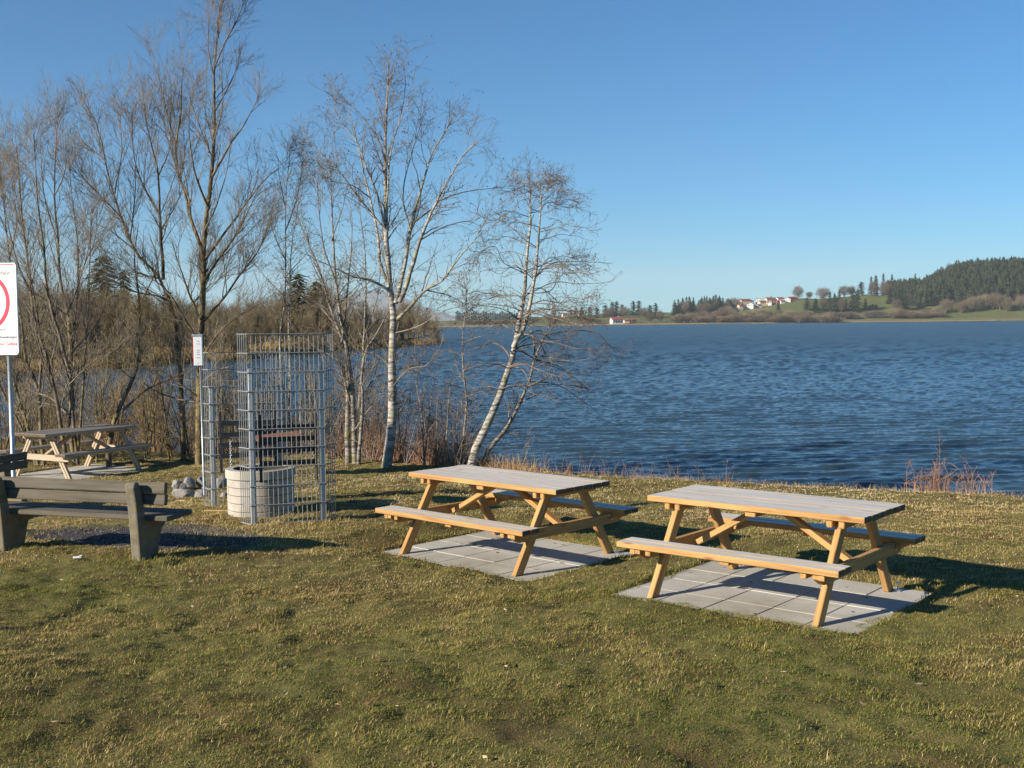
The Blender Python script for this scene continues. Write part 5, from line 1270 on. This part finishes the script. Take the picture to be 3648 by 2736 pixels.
# longer tufts at paving edges, posts and legs, and scattered ones
tx, ty = [], []
for p in PADS[:2]:
    c, s = math.cos(p[2]), math.sin(p[2])
    for k in range(5200):
        u, v_ = r.uniform(-1.08, 1.08), r.uniform(-.86, .90)
        if abs(u) < .98 and -.755 < v_ < .80: continue
        tx.append(p[0] + u * c - v_ * s); ty.append(p[1] + u * s + v_ * c)
for (cx_, cy_), nn, sg_ in [((-2.75, 11.79), 500, .16), ((-2.0, 12.02), 400, .16), ((-2.4, 11.9), 900, .3), ((-3.2, 12.3), 500, .18), ((-3.3, 10.0), 900, .25), ((-4.7, 10.45), 700, .3), ((-4.2, 14.3), 1200, .5), ((-3.5, 13.1), 500, .2), ((-3.0, 11.4), 500, .25), ((-2.2, 11.6), 700, .35)]:
    tx += list(r.normal(cx_, sg_, nn)); ty += list(r.normal(cy_, sg_, nn))
for k in range(340):
    yy = math.sqrt(r.uniform(27, 260)); xx = r.uniform(-.5, .5) * yy; nn = r.integers(18, 60)
    tx += list(r.normal(xx, .07, nn)); ty += list(r.normal(yy, .07, nn))
tx, ty = np.array(tx), np.array(ty); ok = (np.minimum.reduce([pad_dist(tx, ty, p) for p in PADS]) > -.03) & (np.hypot(tx + 2.83, ty - 12.63) > .39) & (edge(tx) - ty > -.3)
B.append(blades(0, tx[ok], ty[ok], .03, .075, .0019, r, -.06, .85))
Vs, Qs, Ts, As, o_ = [], [], [], [], 0
for v_, q_, t_, a_ in B:
    Vs.append(v_); Qs.append(q_ + o_); Ts.append(t_ + o_); As.append(a_); o_ += len(v_)
tag(link('grass', np_mesh('grass', np.concatenate(Vs), np.concatenate(Qs), np.concatenate(Ts), attr={'tone': np.concatenate(As)}), M['blade']), kind='stuff')
# dead leaves in the grass
n = 900; y = np.sqrt(r.uniform(25, 330, n)); x = r.uniform(-.52, .52, n) * y; ok = (edge(x) - y > .1) & (np.minimum.reduce([pad_dist(x, y, p) for p in PADS]) > -.9); x, y = x[ok], y[ok]; n = len(x)
a = r.uniform(0, 6.28, n); L = r.uniform(.012, .03, n); d = np.stack([np.cos(a), np.sin(a)], 1); s_ = np.stack([-d[:, 1], d[:, 0]], 1) * .45
pz = np.minimum.reduce([pad_dist(x, y, p) for p in PADS]); z = np.where(pz < 0, 0, ground_z(x, y) + .018); z = np.where((pz < 0), np.where(x < .9, -.068, .007), z); z = np.where((pz < 0) & (x < -4), -.303, z)
c = np.stack([x, y, z], 1); e = lambda v, h: c + np.c_[v * L[:, None], h]
V = np.stack([e(-d, r.uniform(0, .006, n)), e(s_, r.uniform(0, .01, n)), e(d, r.uniform(0, .012, n)), e(-s_, r.uniform(0, .006, n))], 1)
M['leaf'] = attr_ramp_mat('dead_leaves', 'tone', [(0, (.07, .035, .02)), (.5, (.22, .11, .05)), (1, (.55, .42, .27))], .8)
tag(link('dead_leaves', np_mesh('dead_leaves', V.reshape(-1, 3), np.arange(n * 4).reshape(-1, 4), attr={'tone': np.repeat(r.uniform(0, 1, n), 4)}), M['leaf']), kind='stuff')
# loose stones of the gravel
n = 5200; x = r.uniform(-6.2, -2.2, n); y = r.uniform(10.0, 12.3, n); ok = (gravel_f(x, y) > .02) & (np.hypot(x + 2.83, y - 12.63) > .4); x, y = x[ok], y[ok]; n = len(x)
O = np.array([(1, 0, 0), (-1, 0, 0), (0, 1, 0), (0, -1, 0), (0, 0, 1), (0, 0, -1.)]); F8 = np.array([(0, 2, 4), (2, 1, 4), (1, 3, 4), (3, 0, 4), (2, 0, 5), (1, 2, 5), (3, 1, 5), (0, 3, 5)])
sc = r.uniform(.004, .013, n)[:, None, None] * r.uniform(.6, 1.2, (n, 6, 3)); V = O[None] * sc + np.stack([x, y, ground_z(x, y) + .002], 1)[:, None]
M['gravel'] = attr_ramp_mat('gravel_stones', 'tone', [(0, (.035, .034, .032)), (.6, (.11, .105, .10)), (1, (.32, .31, .30))], .8)
tag(link('gravel', np_mesh('gravel', V.reshape(-1, 3), None, (np.arange(n)[:, None, None] * 6 + F8[None]).reshape(-1, 3), attr={'tone': np.repeat(r.uniform(0, 1, n) ** 2, 6)}), M['gravel']), kind='stuff')

# ------------------------------------------------------------------ the air over the lake
hz = bpy.data.materials.new('haze_air'); hz.use_nodes = True; hn = hz.node_tree; hn.nodes.remove(hn.nodes['Principled BSDF'])
pv = nd(hn, 'VolumePrincipled'); pv.inputs['Color'].default_value = (.88, .95, 1, 1); pv.inputs['Density'].default_value = .00006; pv.inputs['Anisotropy'].default_value = 0
hn.links.new(pv.outputs[0], hn.nodes['Material Output'].inputs['Volume'])
mb = MB(); x0, x1, y0, y1, z0, z1 = -11000, 4600, -80, 15200, -75, 620
mb.add([(x, y, z) for x in (x0, x1) for y in (y0, y1) for z in (z0, z1)], [(0, 1, 3, 2), (4, 6, 7, 5), (0, 4, 5, 1), (2, 3, 7, 6), (0, 2, 6, 4), (1, 5, 7, 3)])
tag(mb.build('haze', hz), kind='stuff')
